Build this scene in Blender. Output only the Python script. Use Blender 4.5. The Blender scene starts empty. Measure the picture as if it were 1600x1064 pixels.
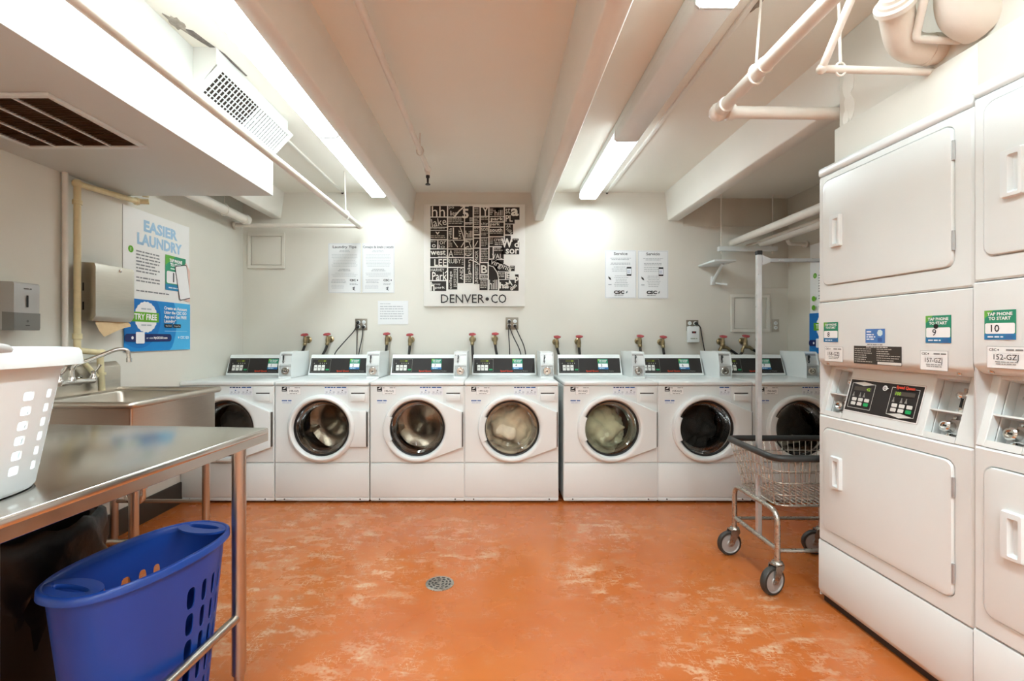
import bpy, bmesh, math, random
from mathutils import Vector, Matrix
random.seed(7)
S = bpy.context.scene
COL = S.collection
PI = math.pi

# ------------------------------------------------------------------ camera, world, exposure
cd = bpy.data.cameras.new('camera')
cam = bpy.data.objects.new('camera', cd); COL.objects.link(cam)
cam.location = (0, 0, 1.205); cam.rotation_euler = (PI/2, 0, 0)
cd.sensor_width = 36.0; cd.lens = 740/1600*36
cd.shift_x = (800-775)/1600; cd.shift_y = -(532-527)/1600
cd.clip_start = 0.02
S.camera = cam
w = bpy.data.worlds.new('world'); S.world = w; w.use_nodes = True
w.node_tree.nodes['Background'].inputs[0].default_value = (0.9, 0.92, 1, 1)
w.node_tree.nodes['Background'].inputs[1].default_value = 0.15
S.view_settings.view_transform = 'Standard'; S.view_settings.look = 'None'
S.view_settings.gamma = 1.0; S.view_settings.use_curve_mapping = False
S.view_settings.exposure = 2.25
S.cycles.diffuse_bounces = 4; S.cycles.glossy_bounces = 3; S.cycles.max_bounces = 6; S.cycles.transparent_max_bounces = 6; S.cycles.caustics_reflective = False; S.cycles.caustics_refractive = False
LAMP = 7.0          # radiance of the fluorescent diffusers

# ------------------------------------------------------------------ materials
def lin(c):
    return tuple((x/12.92 if x <= 0.04045 else ((x+0.055)/1.055)**2.4) for x in c)
def hexc(h):
    return lin(tuple(int(h[i:i+2], 16)/255 for i in (0, 2, 4)))
MATS = {}
def mat(name, col, rough=0.5, metal=0.0, spec=0.5, noise=0.0, nscale=8.0, bump=0.0, bscale=60.0, coat=0.0, emit=0.0, stretch=None, rnoise=0.0):
    if name in MATS: return MATS[name]
    m = bpy.data.materials.new(name); m.use_nodes = True
    nt = m.node_tree; N = nt.nodes; L = nt.links; b = N['Principled BSDF']
    c = hexc(col) if isinstance(col, str) else col
    b.inputs['Base Color'].default_value = (*c, 1)
    b.inputs['Roughness'].default_value = rough; b.inputs['Metallic'].default_value = metal
    b.inputs['Specular IOR Level'].default_value = spec
    if coat: b.inputs['Coat Weight'].default_value = coat; b.inputs['Coat Roughness'].default_value = 0.08
    if emit: b.inputs['Emission Color'].default_value = (*c, 1); b.inputs['Emission Strength'].default_value = emit
    if noise or bump or rnoise:
        tc = N.new('ShaderNodeTexCoord'); mp = N.new('ShaderNodeMapping')
        L.new(tc.outputs['Object'], mp.inputs['Vector'])
        if stretch: mp.inputs['Scale'].default_value = stretch
        if noise:
            n = N.new('ShaderNodeTexNoise'); n.inputs['Scale'].default_value = nscale; n.inputs['Detail'].default_value = 3
            L.new(mp.outputs[0], n.inputs['Vector'])
            r = N.new('ShaderNodeMapRange'); r.inputs[1].default_value = 0.3; r.inputs[2].default_value = 0.7
            r.inputs[3].default_value = 1-noise; r.inputs[4].default_value = 1+noise*0.5
            L.new(n.outputs['Fac'], r.inputs[0])
            mx = N.new('ShaderNodeMix'); mx.data_type = 'RGBA'; mx.blend_type = 'MULTIPLY'; mx.inputs[0].default_value = 1
            mx.inputs[6].default_value = (*c, 1); L.new(r.outputs[0], mx.inputs[7]); L.new(mx.outputs[2], b.inputs['Base Color'])
        if rnoise:
            n = N.new('ShaderNodeTexNoise'); n.inputs['Scale'].default_value = nscale*2; n.inputs['Detail'].default_value = 4
            L.new(mp.outputs[0], n.inputs['Vector'])
            r = N.new('ShaderNodeMapRange'); r.inputs[1].default_value = 0.3; r.inputs[2].default_value = 0.7
            r.inputs[3].default_value = rough-rnoise; r.inputs[4].default_value = rough+rnoise
            L.new(n.outputs['Fac'], r.inputs[0]); L.new(r.outputs[0], b.inputs['Roughness'])
        if bump:
            n = N.new('ShaderNodeTexNoise'); n.inputs['Scale'].default_value = bscale; n.inputs['Detail'].default_value = 3
            L.new(mp.outputs[0], n.inputs['Vector'])
            bp = N.new('ShaderNodeBump'); bp.inputs['Strength'].default_value = bump; bp.inputs['Distance'].default_value = 0.004
            L.new(n.outputs['Fac'], bp.inputs['Height']); L.new(bp.outputs[0], b.inputs['Normal'])
    MATS[name] = m
    return m
def ink(h):
    return mat('ink_'+h, h, 0.55, spec=0.3)
wallm = mat('wall_paint', 'e2dfd4', 0.55, noise=0.03, nscale=2.5)
wall2 = mat('wall_tan_and_shade', 'd9d3c5', 0.6, noise=0.03, nscale=2.5)  # right wall's tan; on the alcove's upper band it stands for shadow
ceilm = mat('ceiling_paint', 'efede2', 0.6, noise=0.02, nscale=1.6, bump=0.1, bscale=30)
beamm = mat('beam_paint', 'eae8df', 0.5, noise=0.03, nscale=3, bump=0.2, bscale=22)
soffm = mat('soffit_paint', 'dadad4', 0.5, noise=0.02, nscale=2)
pipew = mat('painted_pipe', 'e6e0d5', 0.4, noise=0.05, nscale=12, bump=0.1, bscale=70)
pipec = mat('cream_pipe', 'e2d3a6', 0.35, noise=0.1, nscale=20)
white = mat('appliance_white', 'e6eae8', 0.28, noise=0.012, nscale=5, coat=0.25)
white2 = mat('appliance_white_satin', 'e3e7e5', 0.4, noise=0.012, nscale=5)
plastw = mat('white_plastic', 'e6ecec', 0.35, noise=0.01, nscale=6)
grey = mat('grey_plate', 'b9bab9', 0.38, metal=0.5, noise=0.06, nscale=40)
greyl = mat('light_grey', 'cfcfcc', 0.45, noise=0.03, nscale=30)
chrome = mat('chrome', 'd4d2ce', 0.14, metal=1.0, rnoise=0.05, nscale=20)
zinc = mat('zinc_wire', 'b9b4aa', 0.3, metal=0.9, rnoise=0.08, nscale=30)
alum = mat('aluminium', 'd4d6d8', 0.35, metal=0.85, noise=0.08, nscale=30, rnoise=0.08)
steel = mat('brushed_steel', 'd6d2cb', 0.19, metal=1.0, noise=0.05, nscale=6, stretch=(2, 60, 2), rnoise=0.02)
steel2 = mat('sink_steel', 'c6beb2', 0.34, metal=1.0, noise=0.05, nscale=6, stretch=(2, 2, 60))
steelt = mat('tube_steel', 'c2bab0', 0.32, metal=1.0, noise=0.04, nscale=10)
drumm = mat('drum_steel', '8a847a', 0.22, metal=1.0, noise=0.3, nscale=10, bump=0.2, bscale=60)
dark = mat('dark_plastic', '1d1c1b', 0.4, noise=0.1, nscale=20)
black = mat('black_rubber', '151514', 0.5, noise=0.15, nscale=25)
vinyl = mat('black_vinyl', '2c2d2c', 0.42, noise=0.12, nscale=25)
bagm = mat('black_bag', '080808', 0.4, spec=0.25, noise=0.2, nscale=14, bump=0.6, bscale=25)
blue = mat('blue_plastic', '1b469e', 0.33, noise=0.04, nscale=10)
brass = mat('brass', 'a99a78', 0.3, metal=1.0, noise=0.2, nscale=40)
redm = mat('red_wheel', 'b0474a', 0.45, noise=0.1, nscale=30)
hosem = mat('black_hose', '2a2723', 0.5, noise=0.1, nscale=30)
basem = mat('baseboard_dark', '3d352c', 0.5, noise=0.1, nscale=8)
brown = mat('vent_brown', '6f5845', 0.7, noise=0.1, nscale=20)
cavity = mat('cavity', '3a2f26', 0.8, noise=0.1, nscale=20)
plaster = mat('raw_plaster', 'a39b90', 0.9, noise=0.35, nscale=40, bump=0.8, bscale=60)
gasket = mat('gasket_grey', '4a443d', 0.45, noise=0.1, nscale=20)
towel = mat('paper_towel', 'd8ba90', 0.85, noise=0.06, nscale=30)
paper = mat('paper_white', 'e8e9e8', 0.6, noise=0.01, nscale=10)
canvas = mat('canvas_white', 'eceae3', 0.7, noise=0.02, nscale=10, bump=0.05, bscale=300)
tyre = mat('caster_tyre', '34322e', 0.5, noise=0.1, nscale=30)
wheelm = mat('caster_hub', 'a9a6a2', 0.45, metal=0.2, noise=0.06, nscale=30)
wrap = mat('pipe_wrap', 'e6dfd2', 0.6, noise=0.06, nscale=10, bump=0.5, bscale=18)

def lamp_mat(name, k):
    m = bpy.data.materials.new(name); m.use_nodes = True
    nt = m.node_tree; N = nt.nodes
    b = N['Principled BSDF']
    b.inputs['Base Color'].default_value = (0.9, 0.9, 0.9, 1)
    b.inputs['Emission Color'].default_value = (0.865, 1.0, 1.06, 1)
    b.inputs['Emission Strength'].default_value = LAMP*k
    return m
LAMPS = {}
def lamps(k):           # strength per fixture, made unequal to even out the room's light
    if k not in LAMPS: LAMPS[k] = [lamp_mat('lamp_diffuser', k), lamp_mat('lamp_diffuser_side', .15*k)]
    return LAMPS[k]
def glass_mat(name, tint, refl=0.5):
    m = bpy.data.materials.new(name); m.use_nodes = True
    nt = m.node_tree; N = nt.nodes; L = nt.links; N.remove(N['Principled BSDF'])
    t = N.new('ShaderNodeBsdfTransparent'); t.inputs[0].default_value = (*tint, 1)
    g = N.new('ShaderNodeBsdfGlossy'); g.inputs['Roughness'].default_value = 0.04
    f = N.new('ShaderNodeFresnel'); f.inputs[0].default_value = 1.5
    x = N.new('ShaderNodeMixShader'); h = N.new('ShaderNodeMath'); h.operation = 'MULTIPLY'; h.inputs[1].default_value = refl; L.new(f.outputs[0], h.inputs[0]); L.new(h.outputs[0], x.inputs[0]); L.new(t.outputs[0], x.inputs[1]); L.new(g.outputs[0], x.inputs[2])
    L.new(x.outputs[0], N['Material Output'].inputs[0])
    return m
glass = glass_mat('door_glass', (0.85, 0.82, 0.77))

def floor_mat():
    m = bpy.data.materials.new('painted_concrete'); m.use_nodes = True
    nt = m.node_tree; N = nt.nodes; L = nt.links; b = N['Principled BSDF']
    geo = N.new('ShaderNodeNewGeometry'); pos = geo.outputs['Position']
    def noise(scale, detail=4, st=None, rot=0):
        mp = N.new('ShaderNodeMapping'); L.new(pos, mp.inputs['Vector'])
        if st: mp.inputs['Scale'].default_value = st
        mp.inputs['Rotation'].default_value = (0, 0, rot)
        n = N.new('ShaderNodeTexNoise'); n.inputs['Scale'].default_value = scale; n.inputs['Detail'].default_value = detail
        L.new(mp.outputs[0], n.inputs['Vector']); return n.outputs['Fac']
    def rng(s, a, c, lo=0.0, hi=1.0):
        r = N.new('ShaderNodeMapRange'); r.inputs[1].default_value = a; r.inputs[2].default_value = c
        r.inputs[3].default_value = lo; r.inputs[4].default_value = hi; L.new(s, r.inputs[0]); return r.outputs[0]
    def mth(op, a, c):
        n = N.new('ShaderNodeMath'); n.operation = op
        for i, v in enumerate((a, c)):
            if isinstance(v, (int, float)): n.inputs[i].default_value = v
            else: L.new(v, n.inputs[i])
        return n.outputs[0]
    def mix(f, a, c):
        n = N.new('ShaderNodeMix'); n.data_type = 'RGBA'
        L.new(f, n.inputs[0])
        for i, v in ((6, a), (7, c)):
            if isinstance(v, tuple): n.inputs[i].default_value = (*v, 1)
            else: L.new(v, n.inputs[i])
        return n.outputs[2]
    base = mix(rng(noise(1.1, 5), 0.35, 0.65), hexc('b25a22'), hexc('bf6c32'))
    base = mix(rng(noise(7, 6, (1, 2.2, 1)), 0.45, 0.75, 0, 0.2), base, hexc('c07a48'))
    # worn patches: (x, y, radius)
    worn = None
    for (x, y, r) in ((-1.05, 2.95, .75), (-1.25, 2.45, .6), (-.27, 2.9, .34), (-.2, 2.62, .35), (.65, 2.98, .4), (1.05, 1.95, .5), (.95, 1.72, .5), (-.45, 1.65, .35), (.5, 2.4, .3), (-1.05, 2.05, .45), (-.75, 2.35, .5)):
        d = N.new('ShaderNodeVectorMath'); d.operation = 'DISTANCE'; L.new(pos, d.inputs[0]); d.inputs[1].default_value = (x, y, 0)
        k = rng(d.outputs['Value'], r*0.15, r, 1, 0)
        worn = k if worn is None else mth('MAXIMUM', worn, k)
    def ridge(n, w0): return rng(mth('ABSOLUTE', mth('SUBTRACT', n, 0.5), 0), 0.0, w0, 1, 0)
    lines = mth('MAXIMUM', ridge(noise(6, 2.5, (1, 5.5, 1), 0.3), 0.010), mth('MAXIMUM', ridge(noise(10, 2.5, (1, 5.0, 1), -0.3), 0.012), ridge(noise(8, 3, (5, 1, 1), 0.5), 0.010)))
    patch = mth('MULTIPLY', rng(noise(7, 9, (1, 2.0, 1), 0.2), 0.54, 0.66), rng(noise(60, 6), 0.35, 0.6))
    scr = mth('MAXIMUM', mth('MULTIPLY', lines, rng(noise(11, 5), 0.45, 0.6)), patch)
    pat = mth('MULTIPLY', scr, rng(worn, 0.02, 0.7))
    fine = mth('MULTIPLY', mth('MULTIPLY', lines, 0.22), rng(noise(6, 5), 0.52, 0.68))
    wear = mth('MINIMUM', mth('ADD', mth('MULTIPLY', pat, 0.72), fine), 0.8)
    colr = mix(wear, base, hexc('d9c3a2'))
    L.new(colr, b.inputs['Base Color'])
    L.new(mth('ADD', rng(noise(5, 6), 0.3, 0.7, 0.2, 0.32), mth('MULTIPLY', wear, 0.25)), b.inputs['Roughness'])
    b.inputs['Specular IOR Level'].default_value = 0.5
    bp = N.new('ShaderNodeBump'); bp.inputs['Strength'].default_value = 0.06; bp.inputs['Distance'].default_value = 0.006
    L.new(mth('ADD', noise(3, 2), mth('MULTIPLY', noise(35, 3), 0.1)), bp.inputs['Height']); L.new(bp.outputs[0], b.inputs['Normal'])
    return m
floorm = floor_mat()

# ------------------------------------------------------------------ mesh building helpers
class MB:
    def __init__(s):
        s.bm = bmesh.new(); s.M = Matrix()
    def v(s, co): return s.bm.verts.new(s.M @ Vector(co))
    def face(s, vs, mi=0):
        try:
            f = s.bm.faces.new(vs); f.material_index = mi; return f
        except ValueError: return None
    def poly(s, pts, mi=0): return s.face([s.v(p) for p in pts], mi)
    def box(s, x0, x1, y0, y1, z0, z1, bev=0, seg=2, mi=0):
        vs = [s.v((x, y, z)) for z in (z0, z1) for y in (y0, y1) for x in (x0, x1)]
        fs = [s.face([vs[i] for i in q], mi) for q in ((0, 2, 3, 1), (4, 5, 7, 6), (0, 1, 5, 4), (2, 6, 7, 3), (0, 4, 6, 2), (1, 3, 7, 5))]
        if bev:
            es = {e for f in fs for e in f.edges}
            bmesh.ops.bevel(s.bm, geom=list(es), offset=bev, segments=seg, affect='EDGES', profile=0.5)
        return s
    def loft(s, loops, cyc=True, cap0=False, cap1=False, mi=0):
        rows = [[s.v(p) for p in l] for l in loops]
        for a, b in zip(rows, rows[1:]):
            n = len(a)
            for i in range(n if cyc else n-1):
                j = (i+1) % n
                s.face([a[i], a[j], b[j], b[i]], mi)
        if cap0: s.face(rows[0][::-1], mi)
        if cap1: s.face(rows[-1], mi)
        return s
    def tube(s, pts, r, n=10, mi=0, closed=False, cap=True):
        pts = [Vector(p) for p in pts]; k = len(pts)
        rs = r if isinstance(r, (list, tuple)) else [r]*k
        loops = []; up = None
        for i, p in enumerate(pts):
            if closed: d = (pts[(i+1) % k]-pts[i-1])
            else: d = pts[min(i+1, k-1)]-pts[max(i-1, 0)]
            d.normalize()
            if up is None:
                up = Vector((0, 0, 1)) if abs(d.z) < 0.9 else Vector((1, 0, 0))
            a = (up - d*up.dot(d))
            if a.length < 1e-5: a = d.orthogonal()
            a.normalize(); up = a; b = d.cross(a)
            loops.append([p + a*math.cos(t)*rs[i] + b*math.sin(t)*rs[i] for t in [2*PI*q/n for q in range(n)]])
        if closed: loops.append(loops[0]); cap = False
        s.loft(loops, True, cap, cap, mi); return s
    def lathe(s, prof, o=(0, 0, 0), ax=(0, 0, 1), n=24, mi=0, cap0=False, cap1=False):
        o = Vector(o); ax = Vector(ax).normalized(); a = ax.orthogonal().normalized(); b = ax.cross(a)
        s.loft([[o + ax*h + (a*math.cos(2*PI*q/n)+b*math.sin(2*PI*q/n))*max(r, 1e-4) for q in range(n)] for r, h in prof], True, cap0, cap1, mi); return s
    def prism(s, poly, f, d0, d1, mi=0):
        s.loft([[f(p, d0) for p in poly], [f(p, d1) for p in poly]], True, True, True, mi); return s

def fillet(pts, r, n=5):
    pts = [Vector(p) for p in pts]; out = [pts[0]]
    for a, p, b in zip(pts, pts[1:], pts[2:]):
        d1 = (a-p); d2 = (b-p); k = min(r, d1.length*0.49, d2.length*0.49)
        q1 = p+d1.normalized()*k; q2 = p+d2.normalized()*k
        for i in range(n+1):
            t = i/n; out.append(q1*(1-t)**2 + p*2*t*(1-t) + q2*t*t)
    out.append(pts[-1]); return out
def rrect(x0, x1, z0, z1, r, n=5):
    o = []
    for cx, cz, a in ((x1-r, z1-r, 0), (x0+r, z1-r, 90), (x0+r, z0+r, 180), (x1-r, z0+r, 270)):
        for i in range(n+1):
            t = math.radians(a+90*i/n); o.append((cx+r*math.cos(t), cz+r*math.sin(t)))
    return o
def tagp(o, label=None, cat=None, group=None, kind=None):
    if label: o['label'] = label
    if cat: o['category'] = cat
    if group: o['group'] = group
    if kind: o['kind'] = kind
    return o
def empty(name, loc, label, cat, group=None, rz=0):
    o = bpy.data.objects.new(name, None); COL.objects.link(o); o.location = loc; o.rotation_euler = (0, 0, rz)
    o.empty_display_size = 0.05
    return tagp(o, label, cat, group)
def mesh_of(mb, name, mats, angle=35):
    bmesh.ops.recalc_face_normals(mb.bm, faces=mb.bm.faces[:])
    me = bpy.data.meshes.new(name); mb.bm.to_mesh(me); mb.bm.free()
    for m in (mats if isinstance(mats, (list, tuple)) else [mats]): me.materials.append(m)
    me.polygons.foreach_set('use_smooth', [True]*len(me.polygons))
    me.set_sharp_from_angle(angle=math.radians(angle))
    return me
def link(name, me, parent=None, loc=(0, 0, 0)):
    o = bpy.data.objects.new(name, me); COL.objects.link(o); o.parent = parent; o.location = loc; return o
def obj(name, mb, mats, parent=None, loc=(0, 0, 0), angle=35):
    return link(name, mesh_of(mb, name, mats, angle), parent, loc)
CACHE = {}
def cobj(key, name, fn, mats, parent=None, loc=(0, 0, 0), angle=35):
    if key not in CACHE:
        mb = MB(); fn(mb); CACHE[key] = mesh_of(mb, name, mats, angle)
    return link(name, CACHE[key], parent, loc)
def struct(o): o['kind'] = 'structure'; return o
def boxobj(name, b, m, parent=None, bev=0, loc=(0, 0, 0)):
    mb = MB(); mb.box(*b, bev=bev); return obj(name, mb, m, parent, loc)
def frame(o, u, v):
    u = Vector(u).normalized(); v = Vector(v).normalized(); n = u.cross(v)
    M = Matrix((u, v, n)).transposed().to_4x4(); M.translation = Vector(o); return M

# flat print: coloured shapes and lettering laid on a surface, in that surface's own x / y metres
TXT = {}
def glyphs(body, bold):
    k = (body, bold)
    if k not in TXT:
        cu = bpy.data.curves.new('lettering', 'FONT'); cu.body = body; cu.size = 1; cu.resolution_u = 2; cu.offset = bold
        o = bpy.data.objects.new('lettering', cu)
        me = bpy.data.meshes.new_from_object(o)
        vs = [(v.co.x, v.co.y) for v in me.vertices]; fs = [tuple(p.vertices) for p in me.polygons]
        bpy.data.meshes.remove(me); bpy.data.objects.remove(o); bpy.data.curves.remove(cu)
        TXT[k] = (vs, fs)
    return TXT[k]
CAPH = None
class Print:
    def __init__(s, step=0.00022):
        s.V = []; s.F = []; s.mi = []; s.mats = []; s.layer = 0; s.step = step
    def _m(s, c):
        m = ink(c) if isinstance(c, str) else c
        if m not in s.mats: s.mats.append(m)
        return s.mats.index(m)
    def poly(s, pts, c, up=1):
        s.layer += up; b = len(s.V); z = s.layer*s.step
        s.V += [(p[0], p[1], z) for p in pts]; s.F.append(tuple(range(b, b+len(pts)))); s.mi.append(s._m(c)); return s
    def rect(s, x0, y0, x1, y1, c, up=1): return s.poly([(x0, y0), (x1, y0), (x1, y1), (x0, y1)], c, up)
    def rr(s, x0, y0, x1, y1, r, c): return s.poly(rrect(x0, x1, y0, y1, r, 4), c)
    def disc(s, x, y, r, c, n=20, k=0.0):
        return s.poly([(x+(r*(1+k*(i % 2)))*math.cos(2*PI*i/n), y+(r*(1+k*(i % 2)))*math.sin(2*PI*i/n)) for i in range(n)], c)
    def line(s, pts, wd, c):
        s.layer += 1; z = s.layer*s.step; m = s._m(c)
        for (x0, y0), (x1, y1) in zip(pts, pts[1:]):
            l = math.hypot(x1-x0, y1-y0) or 1; nx = -(y1-y0)/l*wd/2; ny = (x1-x0)/l*wd/2; b = len(s.V)
            s.V += [(x0+nx, y0+ny, z), (x0-nx, y0-ny, z), (x1-nx, y1-ny, z), (x1+nx, y1+ny, z)]; s.F.append((b, b+1, b+2, b+3)); s.mi.append(m)
        return s
    def text(s, body, x, y, h, c, bold=0.0, al='l', w=None, rot=0.0, fit=None):
        """h: cap height; w: squeeze/stretch to this width; rot in degrees about the anchor"""
        global CAPH
        if CAPH is None: CAPH = max(p[1] for p in glyphs('H', 0)[0])
        vs, fs = glyphs(body, bold)
        if not vs: return s
        xs = [p[0] for p in vs]; x0, x1 = min(xs), max(xs); k = h/CAPH; kx = k
        if w: kx = w/(x1-x0)
        if fit and (x1-x0)*k > fit: kx = fit/(x1-x0)
        off = {'l': -x0, 'c': -(x0+x1)/2, 'r': -x1}[al]
        cr, sr = math.cos(math.radians(rot)), math.sin(math.radians(rot))
        s.layer += 1; z = s.layer*s.step; b = len(s.V); m = s._m(c)
        for px, py in vs:
            a = (px+off)*kx; d = py*k; s.V.append((x+a*cr-d*sr, y+a*sr+d*cr, z))
        for f in fs: s.F.append(tuple(b+i for i in f)); s.mi.append(m)
        return s
    def words(s, x0, y0, x1, n, pitch, t, c, ragged=0.35, al='l', seed=1):
        """rows of unreadably small lettering"""
        rn = random.Random(seed); s.layer += 1; z = s.layer*s.step; m = s._m(c)
        for i in range(n):
            y = y0-i*pitch; L = (x1-x0)*(1-ragged*rn.random()); a = x0 if al == 'l' else (x0+x1-L)/2; e = a+L
            while a < e-t:
                wl = min(t*(1.5+4*rn.random()), e-a); b = len(s.V)
                s.V += [(a, y, z), (a+wl, y, z), (a+wl, y+t, z), (a, y+t, z)]; s.F.append((b, b+1, b+2, b+3)); s.mi.append(m)
                a += wl+t*0.7
        return s
    def build(s, name, parent, M):
        me = bpy.data.meshes.new(name); me.from_pydata([tuple(M @ Vector(v)) for v in s.V], [], s.F)
        for m in s.mats: me.materials.append(m)
        me.polygons.foreach_set('material_index', s.mi); me.update()
        return link(name, me, parent)

def tap_sticker(p, x, y, wd, ht, num, tiny=False):
    p.rect(x, y, x+wd, y+ht, '2f8f6e'); p.poly([(x, y+ht), (x, y+ht*.72), (x+wd*.3, y+ht)], '6bb24a')
    p.rect(x, y, x+wd, y+ht*.2, '2f79ab')
    p.rr(x+wd*.03, y+ht*.2, x+wd*.97, y+ht*.56, ht*.05, 'f4f5f5')
    p.text('TAP PHONE', x+wd/2, y+ht*.82, ht*.1, 'f2f6f4', 0.03, 'c', fit=wd*.8)
    p.text('TO START', x+wd/2, y+ht*.67, ht*.1, 'f2f6f4', 0.03, 'c', fit=wd*.7)
    p.text(num, x+wd*.36, y+ht*.27, ht*.23, '2a2c33', 0.01, 'c')
    p.words(x+wd*.12, y+ht*.07, x+wd*.62, 1, 1, ht*.05, 'd8e6f0', 0, seed=3)
    p.poly([(x+wd*.66, y), (x+wd*.72, y+ht*.2), (x+wd*.86, y+ht*.2), (x+wd*.94, y)], '3d6fa5')

# ------------------------------------------------------------------ the room
XL, XR, YB, YF, ZC = -2.296, 2.65, 4.3, -4.6, 2.52
struct(boxobj('floor', (XL-.1, XR+.1, YF-.1, YB+.1, -.1, 0), floorm))
struct(boxobj('ceiling', (XL-.1, 1.62, YF-.1, YB+.1, ZC, ZC+.1), ceilm))
struct(boxobj('ceiling_alcove', (1.62, XR+.1, YF-.1, YB+.1, 2.465, ZC+.1), ceilm))
struct(boxobj('wall_back', (XL-.1, XR+.1, YB, YB+.1, 0, ZC), wallm))
struct(boxobj('wall_left', (XL-.1, XL, YF, YB, 0, ZC), wallm))
struct(boxobj('wall_right', (XR, XR+.1, YF, YB, 0, ZC), wall2))
struct(boxobj('wall_front', (XL-.1, XR+.1, YF-.1, YF, 0, ZC), wallm))
struct(boxobj('wall_partition', (1.56, XR, YF, .775, 0, 1.99), wallm))
mb = MB(); mb.box(1.512, XR, 1.486, 2.116, 1.976, 2.131, bev=.003); struct(obj('wall_header', mb, wallm))
mb = MB(); mb.box(1.512, XR, YF, 1.486, 1.99, 2.131, bev=.0005); struct(obj('wall_header_near', mb, wallm))
mb = MB(); mb.box(1.522, XR, YF, 2.10, 2.135, ZC, bev=.004); pw = struct(obj('wall_bulkhead', mb, wallm))
# peeled plaster at the partition's corner
rp = random.Random(4)
for (y0, z0, sc) in ((2.05, 2.30, .07), (2.04, 2.2, .06), (2.06, 2.16, .035)):
    mb = MB(); n = 14
    ring = [(1.5205-.0004*(z0 > 2.25)-.0008*(z0 < 2.18), y0+sc*.5*k*math.cos(2*PI*i/n), z0+sc*k*math.sin(2*PI*i/n)) for i, k in enumerate([.75+.4*rp.random() for _ in range(n)])]
    mb.loft([[(1.5225, p[1]*1, p[2]) for p in ring], ring], cap1=True)
    obj('plaster_patch', mb, beamm, pw)
def beam(x0, x1, y0, y1, z0, ztop, fl=.028):
    mb = MB()
    pr = [(x0-fl, ztop), (x0-fl*.8, ztop-.03), (x0, z0+.008), (x0+.008, z0), (x1-.008, z0), (x1, z0+.008), (x1+fl*.8, ztop-.03), (x1+fl, ztop)]
    mb.prism(pr, lambda p, d: (p[0], d, p[1]), y0, y1)
    return struct(obj('ceiling_beam', mb, beamm, angle=50))
beam(-.83, -.752, YF, YB, 2.263, ZC)
beam(.345, .435, YF, YB, 2.263, ZC)
beam(1.56, 1.665, YF, YB, 2.263, ZC)
beam(-2.04, -1.95, 2.917, YB, 2.285, ZC)
struct(boxobj('baseboard_left', (XL, XL+.014, YF, 3.6, 0, .155), basem, bev=.003))
struct(boxobj('baseboard_back', (XL, XR, YB-.014, YB, 0, .155), basem, bev=.003))
# soffit with ducts
mb = MB(); mb.box(XL, -1.372, YF, 2.917, 2.075, ZC, bev=.004)
soff = struct(obj('soffit', mb, soffm))
# ceiling seams / surface strips
for x, y0 in ((1.005, YF), (-1.39, 2.95)):
    mb = MB(); mb.box(x-.012, x+.012, y0, YB-.03, ZC-.012, ZC+.01, bev=.004); mb.lathe([(.011, 0), (.011, .02)], (x, YB-.03, ZC-.008), (0, 1, 0), 10, 1, True, True)
    o = obj('trim_1' if x > 0 else 'trim_2', mb, [beamm, dark]); struct(o)
# recessed wall board in the alcove
mb = MB(); mb.box(2.051, XR, YB-.006, YB, 1.652, 2.21, bev=.002); struct(obj('trim_3', mb, wallm))
mb = MB(); mb.box(1.70, XR, YB-.003, YB, 2.213, 2.465, bev=.001); struct(obj('trim_shade_band', mb, wall2))  # upper wall band, shadow under the ceiling put into its darker colour
# torn plaster beside the supply register
def blob(name, pts, nrm, m, parent, t=.003):
    nv = Vector(nrm)*t; mb = MB(); mb.loft([[Vector(p)-nv for p in pts], [Vector(p)+nv for p in pts]], cap0=True, cap1=True); return obj(name, mb, m, parent)
pts = []
for i in range(18):
    a = 2*PI*i/18; r = .03*(0.6+.8*rp.random()); pts.append((-1.335+r*math.cos(a)*.9, 1.985+r*1.8*math.sin(a), ZC-.001))
blob('plaster_tear', pts, (0, 0, 1), plaster, soff)
blob('plaster_tear', [(-1.345, 2.01, ZC), (-1.30, 2.03, ZC), (-1.285, 2.10, ZC), (-1.258, 2.20, ZC), (-1.25, 2.38, ZC), (-1.258, 2.38, ZC), (-1.272, 2.2, ZC), (-1.31, 2.11, ZC)], (0, 0, 1), mat('torn_dark', '77706a', .95, noise=.4, nscale=50), soff)
pts = []
for i in range(14):
    a = 2*PI*i/14; r = .014*(0.5+.9*rp.random()); pts.append((1.03+r*math.cos(a), 1.86+r*3*math.sin(a), ZC-.001))
blob('plaster_tear', pts, (0, 0, 1), plaster, bpy.data.objects['ceiling'])

# ------------------------------------------------------------------ ceiling lights
def fixture(x, y0, y1, wd, lit, label):
    t = empty('fluorescent_light', (x, (y0+y1)/2, ZC), label, 'ceiling light', 'fluorescent ceiling lights'); h = (y1-y0)/2-.002
    mb = MB(); mb.box(-wd/2, wd/2, -h, h, -.05, 0, bev=.004); obj('housing', mb, white2, t)
    mb = MB(); hw = wd/2-.001
    pr = [(-hw, -.05), (-hw, -.09), (-hw+.014, -.103), (hw-.014, -.103), (hw, -.09), (hw, -.05)]
    e = .006
    mb.prism(pr, lambda p, d: (p[0], d, p[1]), -h+e, h-e)
    for f in mb.bm.faces: f.normal_update(); f.material_index = 0 if abs(f.normal.z) > .7 else 1
    obj('diffuser', mb, lamps(lit) if lit else [white2, white2], t, angle=50)
    for sgn in (-1, 1):
        mb = MB(); mb.prism([(a*1.02, b if b > -.06 else b*1.02) for a, b in pr], lambda p, d: (p[0], d, p[1]), sgn*(h-e), sgn*h); obj('end_cap', mb, white2, t)
LX = -1.02
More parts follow.
